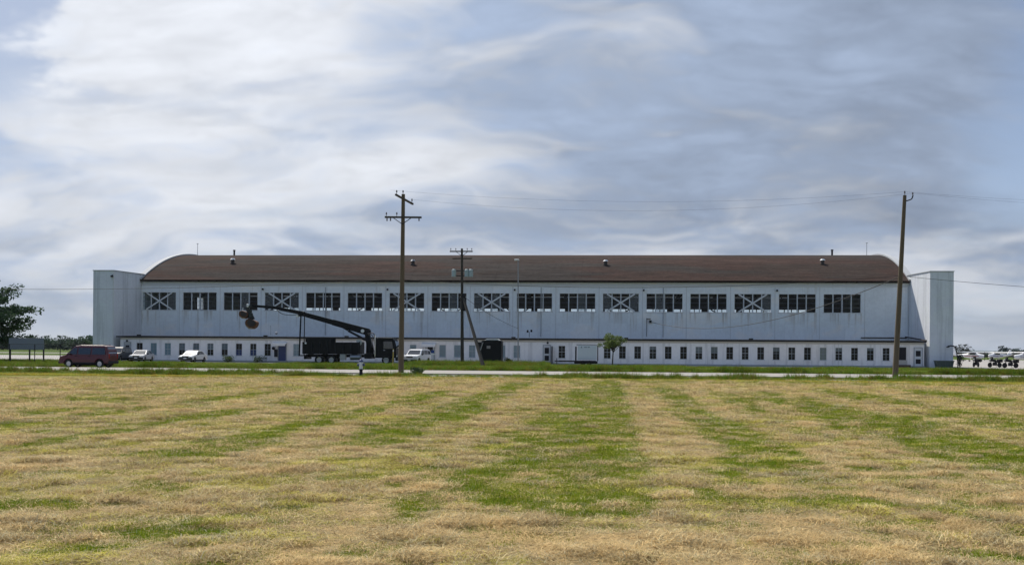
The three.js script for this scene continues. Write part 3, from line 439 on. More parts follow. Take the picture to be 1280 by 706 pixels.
// ------------------------------------------------------------------ crane truck (nose toward +x)
{
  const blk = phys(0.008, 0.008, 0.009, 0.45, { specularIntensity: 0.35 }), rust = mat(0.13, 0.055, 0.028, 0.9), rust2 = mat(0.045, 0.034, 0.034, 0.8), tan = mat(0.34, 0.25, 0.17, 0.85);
  const t = thing('crane_truck', 'black tipper truck with a long loader crane and raised grapple in front of the hangar', 'truck', [-29.5, 0, -126.4]);
  part(t, 'chassis', [rb(10.4, 0.32, 0.9, 0, 0.95, 0, 0.04), rb(0.3, 0.5, 2.3, -5.1, 0.8, 0, 0.05)], blk);
  const cabP = [[3.0, 0.75], [5.25, 0.75], [5.36, 1.1], [5.34, 1.75], [5.12, 2.72], [4.9, 3.0], [3.3, 3.08], [3.0, 2.95]];
  const cab = part(t, 'cab', slab(shapeOf(cabP), 2.3, 0.09).translate(0, 0, -1.15), blk);
  part(cab, 'windscreen', beam(V(5.38, 1.85, 0), V(5.16, 2.66, 0), 2.0, 0.02, 1.9, 0.02), carGlass);
  for (const s of [-1, 1]) { part(cab, 'side_window', slab(shapeOf([[3.9, 1.8], [5.0, 1.8], [4.85, 2.6], [3.9, 2.6]]), 0.016).translate(0, 0, s * 1.154 - 0.008), carGlass); part(cab, 'mirror', rb(0.12, 0.5, 0.2, 5.1, 2.1, s * 1.32, 0.04), M.black); part(cab, 'step', rb(0.7, 0.08, 0.2, 4.2, 0.62, s * 1.15, 0.02), M.steel); part(cab, 'headlight', rb(0.1, 0.2, 0.34, 5.36, 0.95, s * 0.85, 0.04), lampGlass); part(cab, 'door_handle', rb(0.22, 0.06, 0.05, 4.0, 1.62, s * 1.165, 0.02), M.chrome); }
  part(t, 'bumper', rb(0.25, 0.36, 2.3, 5.35, 0.62, 0, 0.08), M.dark); part(cab, 'exhaust_stack', bar(V(2.9, 0.9, 0.9), V(2.9, 3.3, 0.9), 0.08), M.chrome);
  for (const [x, ws] of [[4.2, 0.28], [-2.1, 0.5], [-3.5, 0.5]]) for (const s of [-1, 1]) wheel(t, x, s * (1.18 - ws / 2), 0.5, ws, mat(0.5, 0.5, 0.5, 0.4, { metalness: 0.4 }));
  // tipper body with upright stakes
  const box = part(t, 'tipper_body', [bx(6.6, 0.12, 2.4, -2.1, 1.2, 0), bx(6.6, 1.25, 0.08, -2.1, 1.86, 1.18), bx(6.6, 1.25, 0.08, -2.1, 1.86, -1.18), bx(0.08, 1.25, 2.28, -5.36, 1.86, 0), bx(0.1, 1.3, 2.28, 1.16, 1.9, 0), bx(2.9, 0.46, 0.08, -3.6, 2.715, 1.18), bx(2.9, 0.46, 0.08, -3.6, 2.715, -1.18)], blk);
  for (const s of [-1, 1]) for (let i = 0; i < 8; i++) part(box, 'stake', bx(0.1, 1.3, 0.09, -5.2 + i * 0.9, 1.84, s * 1.265), M.dark);
  part(t, 'tool_box', rb(0.65, 0.75, 0.5, -0.75, 0.85, 0.95, 0.04), mat(0.42, 0.42, 0.4, 0.6)); part(t, 'fuel_tank', cyl(0.3, 0.3, 1.2, 0, 0, 0, 16).rotateZ(Math.PI / 2).translate(0.7, 0.8, 0.95), M.steel);
  part(t, 'marker_lamp', rb(0.2, 0.2, 0.1, -5.0, 2.35, 1.3, 0.03), M.brightWhite);
  // crane
  const col = part(t, 'crane_column', [cyl(0.45, 0.42, 0.9, 2.1, 1.5, 0, 18), beam(V(2.1, 1.9, 0), V(1.75, 3.7, 0), 0.62, 0.6, 0.5, 0.5), rb(0.8, 0.6, 2.2, 2.1, 0.95, 0, 0.05)], blk);
  part(col, 'hose', [tube([V(1.9, 3.5, 0.35), V(2.6, 3.5, 0.42), V(2.75, 2.4, 0.5), V(2.9, 1.3, 0.5)], 0.06, 24), tube([V(1.95, 3.4, 0.3), V(2.45, 3.3, 0.4), V(2.55, 2.3, 0.5), V(2.75, 1.2, 0.5)], 0.05, 24)], mat(0.16, 0.13, 0.12, 0.7));
  part(col, 'hose_reel', [cyl(0.3, 0.3, 0.2, 0, 0, 0, 18).rotateX(Math.PI / 2).translate(1.1, 2.45, 1.0), cyl(0.18, 0.18, 0.24, 0, 0, 0, 18).rotateX(Math.PI / 2).translate(0.95, 2.65, 1.0)], M.trimGrey);
  const P0 = V(1.95, 3.65, 0), P1 = V(-5.95, 5.75, 0), P2 = V(-9.2, 6.42, 0), P3 = V(-11.7, 6.6, 0);
  const boom = part(t, 'main_boom', [beam(P0, V(-2.2, 4.75, 0), 0.44, 0.78, 0.4, 0.64), beam(V(-1.8, 4.64, 0), P1, 0.34, 0.58, 0.3, 0.48), rb(0.5, 0.5, 0.5, 1.95, 3.68, 0, 0.12)], blk);
  part(boom, 'lift_cylinder', [bar(V(1.75, 2.7, 0.05), V(-0.4, 3.8, 0.05), 0.13), bar(V(-0.4, 3.8, 0.05), V(-1.3, 4.3, 0.05), 0.07)], M.dark);
  part(boom, 'boom_pin', [cyl(0.2, 0.2, 0.6, 0, 0, 0, 16).rotateX(Math.PI / 2).translate(1.3, 3.78, 0.05), cyl(0.13, 0.13, 0.6, 0, 0, 0, 16).rotateX(Math.PI / 2).translate(-6.3, 5.45, 0.05)], M.brightWhite);
  const jib = part(t, 'jib', [beam(V(-5.5, 5.72, 0), P2, 0.28, 0.44, 0.24, 0.34), beam(V(-9.0, 6.39, 0), P3, 0.22, 0.32, 0.2, 0.26), rb(0.75, 0.55, 0.4, -5.85, 5.7, 0, 0.1)], blk);
  part(jib, 'hose', [tube([V(-6, 5.6, 0.2), V(-7.4, 5.55, 0.25), V(-8.2, 5.75, 0.25), V(-8.8, 6.25, 0.2)], 0.035, 24)], M.dark);
  part(t, 'boom_support', [bar(V(-6.0, 0.9, 0.35), V(-5.85, 5.5, 0.3), 0.09), bar(V(-5.62, 0.9, -0.3), V(-5.6, 5.6, -0.3), 0.06), bx(0.9, 0.12, 1.1, -5.6, 0.95, 0)], blk);
  const head = part(t, 'grapple_head', [beam(P3, V(-12.35, 6.3, 0), 0.22, 0.24), cyl(0.2, 0.24, 0.5, -11.9, 5.95, 0, 14), rb(0.5, 0.7, 0.45, -11.85, 5.45, 0, 0.12), beam(V(-12.3, 6.45, 0), V(-11.55, 5.0, 0), 0.2, 0.4, 0.2, 0.5)], mat(0.022, 0.028, 0.026, 0.6));
  part(head, 'rotator', rb(0.22, 0.4, 0.26, -12.15, 6.62, 0.05, 0.05).applyMatrix4(new THREE.Matrix4()), M.brightWhite);
  // two drum-shaped jaws: rounded shell with side plates and a tan strip painting light on the underside
  const jaw = (cx, cy, r, tilt, nm) => {
    const pts = []; for (let i = 0; i <= 10; i++) { const a = lerp(Math.PI * 0.92, Math.PI * 2.12, i / 10); pts.push([Math.cos(a) * r, Math.sin(a) * r]); } pts.push([r * 0.75, r * 0.5], [-r * 0.6, r * 0.62]);
    const m4 = new THREE.Matrix4().makeRotationZ(tilt).setPosition(cx, cy, 0);
    const j = part(head, 'jaw', slab(shapeOf(pts), 1.0, 0.05).translate(0, 0, -0.5).applyMatrix4(m4), rust, nm);
    part(j, 'side_plate', [slab(shapeOf(pts.map(([x, y]) => [x * 0.72 + r * 0.12, y * 0.72 + r * 0.16])), 0.06).translate(0, 0, 0.5).applyMatrix4(m4)], rust2);
    part(j, 'lit_underside', [slab(shapeOf([[-r * 0.72, -r * 0.74], [0, -r * 1.06], [r * 0.62, -r * 0.84], [r * 0.5, -r * 0.7], [0, -r * 0.86], [-r * 0.6, -r * 0.6]]), 1.04).translate(0, 0, -0.52).applyMatrix4(m4)], tan);
  };
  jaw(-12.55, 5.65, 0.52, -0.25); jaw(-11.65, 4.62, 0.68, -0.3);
}

// ------------------------------------------------------------------ small things along the road and the hangar
{
  const h = thing('fire_hydrant', 'white fire hydrant with blue cap and dark base at the field edge', 'hydrant', [-15.98, 0, -71.1]); h.scale.set(0.8, 1, 0.8);
  const white = mat(0.74, 0.75, 0.74, 0.5), blue = mat(0.04, 0.06, 0.16, 0.5);
  part(h, 'base', [cyl(0.2, 0.2, 0.08, 0, 0.04, 0, 16), cyl(0.14, 0.13, 0.36, 0, 0.25, 0, 16), cyl(0.2, 0.2, 0.06, 0, 0.42, 0, 16)], M.dark);
  part(h, 'barrel', [cyl(0.15, 0.14, 0.44, 0, 0.66, 0, 18), cyl(0.19, 0.19, 0.06, 0, 0.86, 0, 18)], white);
  const b = part(h, 'bonnet', [new THREE.SphereGeometry(0.19, 18, 8, 0, 7, 0, 1.57).translate(0, 0.89, 0), cyl(0.05, 0.04, 0.09, 0, 1.1, 0, 5)], blue);
  for (const s of [-1, 1]) part(h, 'outlet', [cyl(0.08, 0.08, 0.12, 0, 0, 0, 12).rotateZ(Math.PI / 2).translate(s * 0.19, 0.72, 0), cyl(0.095, 0.08, 0.05, 0, 0, 0, 6).rotateZ(Math.PI / 2).translate(s * 0.27, 0.72, 0)], blue);
  part(h, 'outlet', [cyl(0.1, 0.1, 0.14, 0, 0, 0, 14).rotateX(Math.PI / 2).translate(0, 0.68, 0.18)], white);

  const k = thing('marker_stake', 'thin yellow marker stake standing in the grass before the truck cab', 'stake', [-19.0, 0, -97]);
  part(k, 'post', bar(V(0, -0.02, 0), V(0.05, 1.75, 0), 0.045, 0.04, 8), mat(0.5, 0.38, 0.1, 0.7)); part(k, 'reflector', bx(0.08, 0.16, 0.02, 0.05, 1.6, 0.05), M.brightWhite);

  const s = thing('parking_sign', 'small blue and white sign on a post beside the white parked car', 'sign', [-20.0, 0, -126]);
  part(s, 'post', bar(V(0.02, -0.02, 0), V(0, 1.75, 0), 0.035, 0.035, 8), M.trimGrey); part(s, 'blue_panel', rb(0.34, 0.32, 0.03, -0.12, 1.5, 0.05, 0.02), mat(0.02, 0.06, 0.26, 0.5)); part(s, 'white_panel', rb(0.44, 0.1, 0.03, -0.05, 1.2, 0.05, 0.02), M.brightWhite);

  // black shed, pale lid, flap leaning out
  const d = thing('utility_shed', 'tall black box-shaped shed with pale roof beside the propped pole', 'shed', [-13.55, 0, -127.5]);
  part(d, 'body', slab(shapeOf([[-1.12, 0.1], [1.16, 0.1], [1.16, 2.68], [1.02, 2.82], [-0.98, 2.82], [-1.12, 2.68]]), 2.0, 0.05).translate(0, 0, -1), M.black);
  part(d, 'skid', [bx(2.2, 0.1, 0.14, 0, 0.05, 0.8), bx(2.2, 0.1, 0.14, 0, 0.05, -0.8)], M.dark);
  part(d, 'roof', slab(shapeOf([[-0.8, 2.83], [0.9, 2.83], [0.7, 2.98], [-0.5, 2.98]]), 1.9, 0.03).translate(0, 0, -0.95), mat(0.55, 0.57, 0.58, 0.4));
  part(d, 'notice', bx(0.42, 0.32, 0.02, -0.3, 2.05, 1.011), mat(0.32, 0.28, 0.27, 0.8));
  part(d, 'door_flap', beam(V(-1.16, 0.35, 0.7), V(-1.34, 2.62, 0.9), 0.5, 0.07), M.black); part(d, 'strut', bar(V(-1.28, 1.5, 1.06), V(-0.92, 2.6, 1.06), 0.05), mat(0.38, 0.38, 0.38, 0.6));

  // flat trailer carrying a pale sign panel
  const tr = thing('sign_trailer', 'dark flat trailer carrying a tall pale framed board', 'trailer', [-3.55, 0, -131.8]);
  part(tr, 'deck', [rb(4.3, 0.16, 1.7, -0.45, 0.5, 0, 0.03), beam(V(-2.6, 0.5, 0), V(-3.1, 0.5, 0), 0.1, 0.12)], M.black); part(tr, 'tongue_jack', bar(V(-2.85, 0.0, 0), V(-2.85, 0.85, 0), 0.04), M.dark);
  part(tr, 'skirt', rb(2.7, 0.3, 1.6, 0.55, 0.38, 0, 0.05), M.dark);
  for (const z of [-0.7, 0.7]) for (const x of [0.2, 0.95]) wheel(tr, x, z, 0.3, 0.2, M.dark);
  part(tr, 'frame', [bar(V(-0.62, 0.55, 0.3), V(-0.62, 2.2, 0.3), 0.09), bar(V(1.92, 0.55, 0.3), V(1.92, 2.35, 0.3), 0.06), bar(V(-0.55, 2.42, 0.3), V(1.7, 2.42, 0.3), 0.035), bar(V(1.7, 2.42, 0.3), V(1.92, 2.32, 0.3), 0.035)], M.black);
  const panel = part(tr, 'panel', rb(2.2, 1.66, 0.08, 0.7, 1.52, 0.32, 0.03), mat(0.56, 0.64, 0.67, 0.5));
  part(panel, 'printed_mark', [slab(shapeOf([[-0.06, 2.06], [0.12, 2.06], [0.05, 2.24], [0.0, 2.24]]), 0.006).translate(0, 0, 0.362), bx(0.34, 0.09, 0.006, 0.5, 2.13, 0.365), bx(0.26, 0.09, 0.006, 0.88, 2.14, 0.365)], mat(0.2, 0.24, 0.27, 0.8));

  // green skip and dark shrub by the right door pocket
  const u = thing('steel_skip', 'dark green steel bin against the right door pocket', 'bin', [38.4, 0, -134.9]);
  part(u, 'tub', slab(shapeOf([[-0.85, 0.08], [0.85, 0.08], [1.0, 0.85], [-1.0, 0.85]]), 1.1, 0.03).translate(0, 0, -0.55), mat(0.035, 0.06, 0.055, 0.7)); part(u, 'rim', [bx(2.1, 0.07, 0.06, 0, 0.86, 0.56), bx(2.1, 0.07, 0.06, 0, 0.86, -0.56)], mat(0.06, 0.09, 0.085, 0.7)); for (const x of [-0.6, 0, 0.6]) part(u, 'rib', bx(0.07, 0.7, 0.05, x, 0.45, 0.575), mat(0.05, 0.075, 0.07, 0.7));
  const w = thing('gooseneck_lamp', 'dark curved-arm lamp on a post at the corner of the right door pocket', 'lamp post', [40.2, 0, -136.0]);
  part(w, 'post', tube([V(0.1, -0.02, 0), V(0.05, 1.2, 0), V(-0.1, 2.0, 0), V(-0.25, 2.5, 0), V(-0.6, 2.62, 0), V(-1.05, 2.58, 0)], 0.07, 30, 8), M.dark); part(w, 'shade', cyl(0.22, 0.1, 0.16, -1.05, 2.5, 0, 14), M.dark);

  // roadside board on posts and the fence behind the road, left
  const bb = thing('sign_board', 'wide grey board on posts beside the big leafy tree', 'sign', [-62, 0, -115]);
  part(bb, 'board', rb(3.9, 1.22, 0.08, 0, 2.02, 0, 0.02), mat(0.20, 0.22, 0.25, 0.8)); for (const x of [-1.85, 0.3, 1.85]) part(bb, 'post', bx(0.12, 2.6, 0.12, x, 1.29, -0.11), M.dark); part(bb, 'rail', [bx(3.9, 0.08, 0.05, 0, 2.45, -0.07), bx(3.9, 0.08, 0.05, 0, 1.6, -0.07)], M.dark);
  const fe = thing('wire_fence', 'grey wire mesh fence with thin posts beyond the road by the leafy tree', 'fence', [-75, 0, -112.5]);
  const fp = bar(V(0, -0.05, 0), V(0, 2.0, 0), 0.045, 0.045, 8); for (let i = 0; i < 10; i++) part(fe, 'post', fp, M.dark).position.x = -4 + i * 2.75;
  part(fe, 'top_rail', bar(V(-4, 1.98, 0), V(20.75, 1.98, 0), 0.018, 0.018, 6), M.dark);
  const mesh = []; for (let x = -4; x < 20.7; x += 0.25) { mesh.push(bar(V(x, 0.05, 0), V(Math.min(x + 0.95, 20.7), 1.95, 0), 0.004, 0.004, 3)); mesh.push(bar(V(x + 0.95 > 20.7 ? 20.7 : x + 0.95, 0.05, 0.01), V(x, 1.95, 0.01), 0.004, 0.004, 3)); } part(fe, 'wire_mesh', mesh, M.dark).userData.kind = 'stuff';
}

// ------------------------------------------------------------------ light aircraft and motorcycles on the right apron
function aircraft(label, pos, turn, stripe) {
  const t = thing('light_aircraft', label, 'aeroplane', pos, turn, 'white light aircraft on the apron'), wh = mat(0.78, 0.78, 0.78, 0.4);
  const secs = [[-2.6, 1.15, 0.18, 0.2], [-2.3, 1.15, 0.42, 0.4], [-1.5, 1.18, 0.52, 0.5], [-0.6, 1.3, 0.55, 0.68], [0.6, 1.32, 0.55, 0.68], [1.4, 1.28, 0.45, 0.5], [3.4, 1.35, 0.2, 0.24], [5.1, 1.45, 0.06, 0.14]];
  const pos3 = [], ix = [], n = 14; secs.forEach(([x, y, w, h]) => { for (let i = 0; i < n; i++) { const a = i / n * 2 * Math.PI, c = Math.cos(a), s = Math.sin(a); pos3.push(x, y + h * Math.sign(s) * Math.pow(Math.abs(s), 0.8), w * Math.sign(c) * Math.pow(Math.abs(c), 0.8)); } });
  for (let k = 0; k < secs.length - 1; k++) for (let i = 0; i < n; i++) { const a = k * n + i, b = k * n + (i + 1) % n; ix.push(a, b, b + n, a, b + n, a + n); }
  for (let i = 1; i < n - 1; i++) { ix.push(0, i, i + 1); const q = (secs.length - 1) * n; ix.push(q, q + i + 1, q + i); }
  const g = new THREE.BufferGeometry(); g.setAttribute('position', new THREE.Float32BufferAttribute(pos3, 3)); g.setAttribute('uv', new THREE.Float32BufferAttribute(new Float32Array(pos3.length / 3 * 2), 2)); g.setIndex(ix); g.computeVertexNormals();
  const f = part(t, 'fuselage', g, wh);
  const foil = (c, th) => { const s = new THREE.Shape(); s.moveTo(-c * 0.3, 0); s.quadraticCurveTo(-c * 0.25, th, 0, th); s.quadraticCurveTo(c * 0.4, th * 0.8, c * 0.7, 0); s.quadraticCurveTo(0, -th * 0.3, -c * 0.3, 0); return s; };
  part(t, 'wing', slab(foil(1.55, 0.14), 10.8).translate(-0.2, 2.0, -5.4), wh); part(t, 'tailplane', slab(foil(0.9, 0.05), 3.3).translate(4.6, 1.52, -1.65), wh);
  part(t, 'tail_fin', slab(shapeOf([[3.7, 1.5], [4.6, 2.75], [5.15, 2.75], [5.2, 1.45]]), 0.09).translate(0, 0, -0.045), wh);
  for (const s of [-1, 1]) { part(t, 'wing_strut', bar(V(-0.1, 0.85, s * 0.5), V(-0.1, 1.98, s * 2.4), 0.045), wh); part(t, 'cabin_window', slab(shapeOf([[-0.95, 1.5], [0.9, 1.5], [0.7, 1.86], [-0.6, 1.9]]), 0.03).translate(0, 0, s * 0.53 - 0.015), carGlass); part(t, 'stripe', bx(3.4, 0.14, 0.02, 0.1, 1.2, s * 0.555), stripe); }
  part(t, 'windscreen', beam(V(-1.25, 1.5, 0), V(-0.66, 1.96, 0), 0.95, 0.03), carGlass);
  for (const [x, z] of [[-1.9, 0], [0.2, 1.15], [0.2, -1.15]]) { const lg = new THREE.Group(); lg.name = 'landing_gear'; t.add(lg); part(lg, 'leg', bar(V(x, 0.2, z), V(x, 0.85, z * 0.45), 0.045), wh); part(lg, 'tyre', new THREE.TorusGeometry(0.15, 0.07, 8, 18).translate(x, 0.22, z), M.rubber); }
  part(t, 'propeller', [bx(0.04, 1.9, 0.13, -2.7, 1.15, 0).rotateX(0), new THREE.ConeGeometry(0.16, 0.3, 12).rotateZ(Math.PI / 2).translate(-2.8, 1.15, 0)], M.dark);
}
aircraft('white high-wing light aircraft with red stripe parked on the apron', [78.8, 0, -255], 2.3, mat(0.3, 0.05, 0.05, 0.5));
aircraft('white high-wing light aircraft with blue stripe parked behind the red-striped one', [95.4, 0, -291], 0.5, mat(0.05, 0.08, 0.3, 0.5));
aircraft('white high-wing light aircraft with grey stripe farthest from the hangar', [80.6, 0, -228], 0.12, mat(0.3, 0.3, 0.32, 0.5));
function motorcycle(label, pos, turn) {
  const t = thing('motorcycle', label, 'motorcycle', pos, turn, 'motorcycles standing on the apron');
  for (const x of [-0.72, 0.7]) { const w = new THREE.Group(); w.name = 'wheel'; w.position.set(x, 0.32, 0); t.add(w); part(w, 'tyre', new THREE.TorusGeometry(0.26, 0.065, 8, 20), M.rubber); part(w, 'rim', [cyl(0.2, 0.2, 0.03, 0, 0, 0, 16).rotateX(Math.PI / 2)], M.dark); }
  part(t, 'frame', [beam(V(-0.6, 0.85, 0), V(0.6, 0.6, 0), 0.08, 0.1), bar(V(-0.72, 0.32, 0.1), V(-0.48, 1.0, 0.1), 0.035), bar(V(-0.72, 0.32, -0.1), V(-0.48, 1.0, -0.1), 0.035), beam(V(0, 0.4, 0), V(0.7, 0.34, 0), 0.24, 0.08)], M.dark);
  part(t, 'engine', rb(0.5, 0.42, 0.36, 0, 0.45, 0, 0.08), M.dark); part(t, 'fuel_tank', rb(0.55, 0.28, 0.32, -0.15, 0.88, 0, 0.12), M.black); part(t, 'seat', rb(0.75, 0.14, 0.3, 0.42, 0.82, 0, 0.06), M.rubber); part(t, 'fairing', slab(shapeOf([[-0.78, 0.8], [-0.4, 0.85], [-0.35, 1.3], [-0.5, 1.36]]), 0.36, 0.04).translate(0, 0, -0.18), M.black); part(t, 'handlebar', tube([V(-0.3, 1.1, -0.38), V(-0.45, 1.06, 0), V(-0.3, 1.1, 0.38)], 0.02, 12), M.black); part(t, 'headlight', new THREE.SphereGeometry(0.1, 10, 8).translate(-0.72, 0.98, 0), lampGlass); part(t, 'pannier', rb(0.45, 0.42, 0.7, 0.72, 0.85, 0, 0.08), M.black);
  part(t, 'side_stand', bar(V(0.1, 0.0, 0.25), V(0.05, 0.4, 0.08), 0.02), M.dark);
}
motorcycle('black motorcycle standing nearest the door pocket corner lamp', [46.4, 0, -149], 0.9); motorcycle('black motorcycle standing between two others on the apron', [47.9, 0, -146.5], 0.35); motorcycle('black motorcycle standing farthest from the hangar on the apron', [48.6, 0, -143], 0.15);

// ------------------------------------------------------------------ trees and plants
const leafMat = (r, g, b) => phys(r, g, b, 0.9, { transmission: 0.3, thickness: 0, specularIntensity: 0.3 });
function leaves(r, clumps, n, size, flat = 0.7) {                                  // leaf-sized faces spread through clump volumes
  const pos = [], uv = [], q = new THREE.Quaternion(), e = new THREE.Euler(), v = V();
  for (const [cx, cy, cz, cr, wgt = 1] of clumps) for (let i = 0; i < n * wgt; i++) {
    const a = r() * 6.283, u = r() * 2 - 1, rad = cr * Math.pow(r(), 0.45), s = Math.sqrt(1 - u * u), x = cx + rad * s * Math.cos(a), y = cy + rad * u * flat, z = cz + rad * s * Math.sin(a), L = size * (0.6 + 0.8 * r()), Wd = L * (0.45 + 0.3 * r());
    q.setFromEuler(e.set((r() - 0.5) * 2.2, r() * 6.283, (r() - 0.5) * 2.2));
    const c = [[-L / 2, 0, 0], [0, 0.08 * L, Wd / 2], [L / 2, 0, 0], [0, 0.08 * L, -Wd / 2]].map(([a1, b1, c1]) => { v.set(a1, b1, c1).applyQuaternion(q); return [x + v.x, y + v.y, z + v.z]; });
    for (const k of [0, 1, 2, 0, 2, 3]) { pos.push(...c[k]); uv.push(0, 0); }
  }
  const g = new THREE.BufferGeometry(); g.setAttribute('position', new THREE.Float32BufferAttribute(pos, 3)); g.setAttribute('uv', new THREE.Float32BufferAttribute(uv, 2)); g.computeVertexNormals(); return g;
}
{
  const r = rng(77), t = thing('leafy_tree', 'big dark green leafy tree standing behind the grey board', 'tree', [-70.9, 0, -120]), bark = mat(0.05, 0.04, 0.03, 0.95), clumps = [], limbs = [bar(V(0, -0.1, 0), V(0.2, 2.6, 0), 0.34, 0.24, 12), bar(V(0.2, 2.6, 0), V(0.1, 7.6, 0.1), 0.24, 0.06, 10)];
  for (let i = 0; i < 80; i++) {
    const a = r() * 6.283, y0 = 1.7 + r() * 5.9, len = (6.4 - Math.abs(y0 - 3.6) * 0.62) * (0.55 + 0.5 * r()), y1 = y0 + len * (0.02 + 0.34 * r()) - 0.3, ex = Math.cos(a) * len, ez = Math.sin(a) * len;
    limbs.push(bar(V(0.15, y0, 0), V(ex, y1, ez), 0.09, 0.025, 6));
    for (const f of [0.5, 0.75, 1]) clumps.push([ex * f, lerp(y0, y1, f) + 0.15, ez * f, 0.55 + 0.6 * r(), 0.6 + 0.6 * r()]);
  }
  for (let i = 0; i < 18; i++) clumps.push([(r() - 0.5) * 3.6, 6.9 + r() * 2.6, (r() - 0.5) * 2.5, 0.9, 1]);
  part(t, 'trunk', limbs, bark); part(t, 'crown', leaves(r, clumps, 125, 0.3, 0.6), leafMat(0.055, 0.10, 0.045));
}
{
  const r = rng(5), t = thing('young_tree', 'small round-headed tree on a thin trunk in front of the lean-to', 'tree', [0.1, 0, -127]), clumps = [], limbs = [bar(V(-0.05, -0.05, 0), V(0.05, 1.75, 0), 0.085, 0.06, 10)];
  for (let i = 0; i < 22; i++) { const a = r() * 6.283, len = 0.7 + r() * 0.95, y1 = 2.05 + r() * 1.5, ex = Math.cos(a) * len, ez = Math.sin(a) * len; limbs.push(bar(V(0.05, 1.5 + r() * 0.4, 0), V(ex, y1, ez), 0.03, 0.012, 5)); clumps.push([ex * 0.55, lerp(1.9, y1, 0.55), ez * 0.55, 0.3 + 0.15 * r(), 0.8], [ex, y1, ez, 0.26 + 0.2 * r(), 1]); }
  part(t, 'trunk', limbs, mat(0.05, 0.042, 0.032, 0.95)); part(t, 'crown', leaves(r, clumps, 80, 0.15, 0.8), leafMat(0.15, 0.20, 0.06));
}
{
  const bush = (label, x, z, h, w, seed, col) => { const r = rng(seed), t = thing('shrub', label, 'shrub', [x, 0, z]), cl = [], st = []; for (let i = 0; i < 12; i++) { const a = r() * 6.283, d = r() * w * 0.4, y = (0.25 + 0.6 * r()) * h; cl.push([Math.cos(a) * d, y, Math.sin(a) * d, w * 0.24, 1]); st.push(bar(V(0, -0.03, 0), V(Math.cos(a) * d, y, Math.sin(a) * d), 0.02, 0.01, 4)); } part(t, 'stem', st, M.timber); part(t, 'foliage', leaves(r, cl, 60, 0.12, 0.9), leafMat(...col)); };
  bush('dark shrub growing at the corner of the right door pocket', 40.55, -136.2, 1.9, 1.3, 3, [0.03, 0.045, 0.03]);
  bush('low green bush at the lean-to wall beside the white sedan', -46.8, -134.6, 0.75, 1.8, 4, [0.08, 0.12, 0.03]); bush('low green bush below the lean-to windows left of the blue door', -43.2, -134.8, 0.6, 2.2, 6, [0.06, 0.09, 0.03]);
  bush('tall weedy bush beside the black shed', -11.6, -127, 1.0, 1.2, 8, [0.09, 0.11, 0.035]); bush('leafy weed clump at the foot of the crossarm pole', -13.4, -77.6, 0.45, 1.1, 9, [0.09, 0.13, 0.045]);
}

// instanced plants: base clumps of bent blades
function blades(r, n, hgt, spread, wid, lie, segs = 2) {
  const pos = [], uv = [];
  for (let i = 0; i < n; i++) {
    const a = r() * 6.283, d = spread * Math.sqrt(r()), bx0 = Math.cos(a) * d, bz0 = Math.sin(a) * d, dir = r() * 6.283, L = hgt * (0.5 + 0.7 * r()), tilt = lie + (1 - lie) * r() * 0.6, w = wid * (0.6 + 0.8 * r()), px = -Math.sin(dir) * w / 2, pz = Math.cos(dir) * w / 2, y0 = lie > 0.5 ? r() * hgt * 0.28 : -0.02;
    const pt = (t) => { const k = Math.sin(tilt * 1.5 * (0.6 + 0.4 * t)) * L * t, y = y0 + Math.cos(tilt * 1.5 * (0.6 + 0.4 * t)) * L * t * (lie > 0.5 ? 0.8 : 1); return [bx0 + Math.cos(dir) * k, Math.max(y, -0.03), bz0 + Math.sin(dir) * k]; };
    let p0 = pt(0), w0 = 1;
    for (let s = 1; s <= segs; s++) { const p1 = pt(s / segs), w1 = s === segs ? 0.15 : 1 - 0.35 * s / segs; const A = [p0[0] - px * w0, p0[1], p0[2] - pz * w0], B = [p0[0] + px * w0, p0[1], p0[2] + pz * w0], C = [p1[0] + px * w1, p1[1], p1[2] + pz * w1], D = [p1[0] - px * w1, p1[1], p1[2] - pz * w1]; pos.push(...A, ...B, ...C, ...A, ...C, ...D); for (let q = 0; q < 6; q++) uv.push(0, 0); p0 = p1; w0 = w1; }
  }
  const g = new THREE.BufferGeometry(); g.setAttribute('position', new THREE.Float32BufferAttribute(pos, 3)); g.setAttribute('uv', new THREE.Float32BufferAttribute(uv, 2)); g.computeVertexNormals(); return g;
}
function scatter(name, label, category, geo, material, list) {                     // list of [x, y, z, scale, height, turn, colour]
  const im = new THREE.InstancedMesh(geo, material, list.length), m = new THREE.Matrix4(), q = new THREE.Quaternion(), up = V(0, 1, 0), c = new THREE.Color();
  list.forEach(([x, y, z, s, h, a, col], i) => { im.setMatrixAt(i, m.compose(V(x, y, z), q.setFromAxisAngle(up, a), V(s, h, s))); im.setColorAt(i, c.setRGB(...col)); });
  im.name = numbered(name); im.castShadow = im.receiveShadow = true; scene.add(im); return meta(im, label, category, null, 'stuff');
}
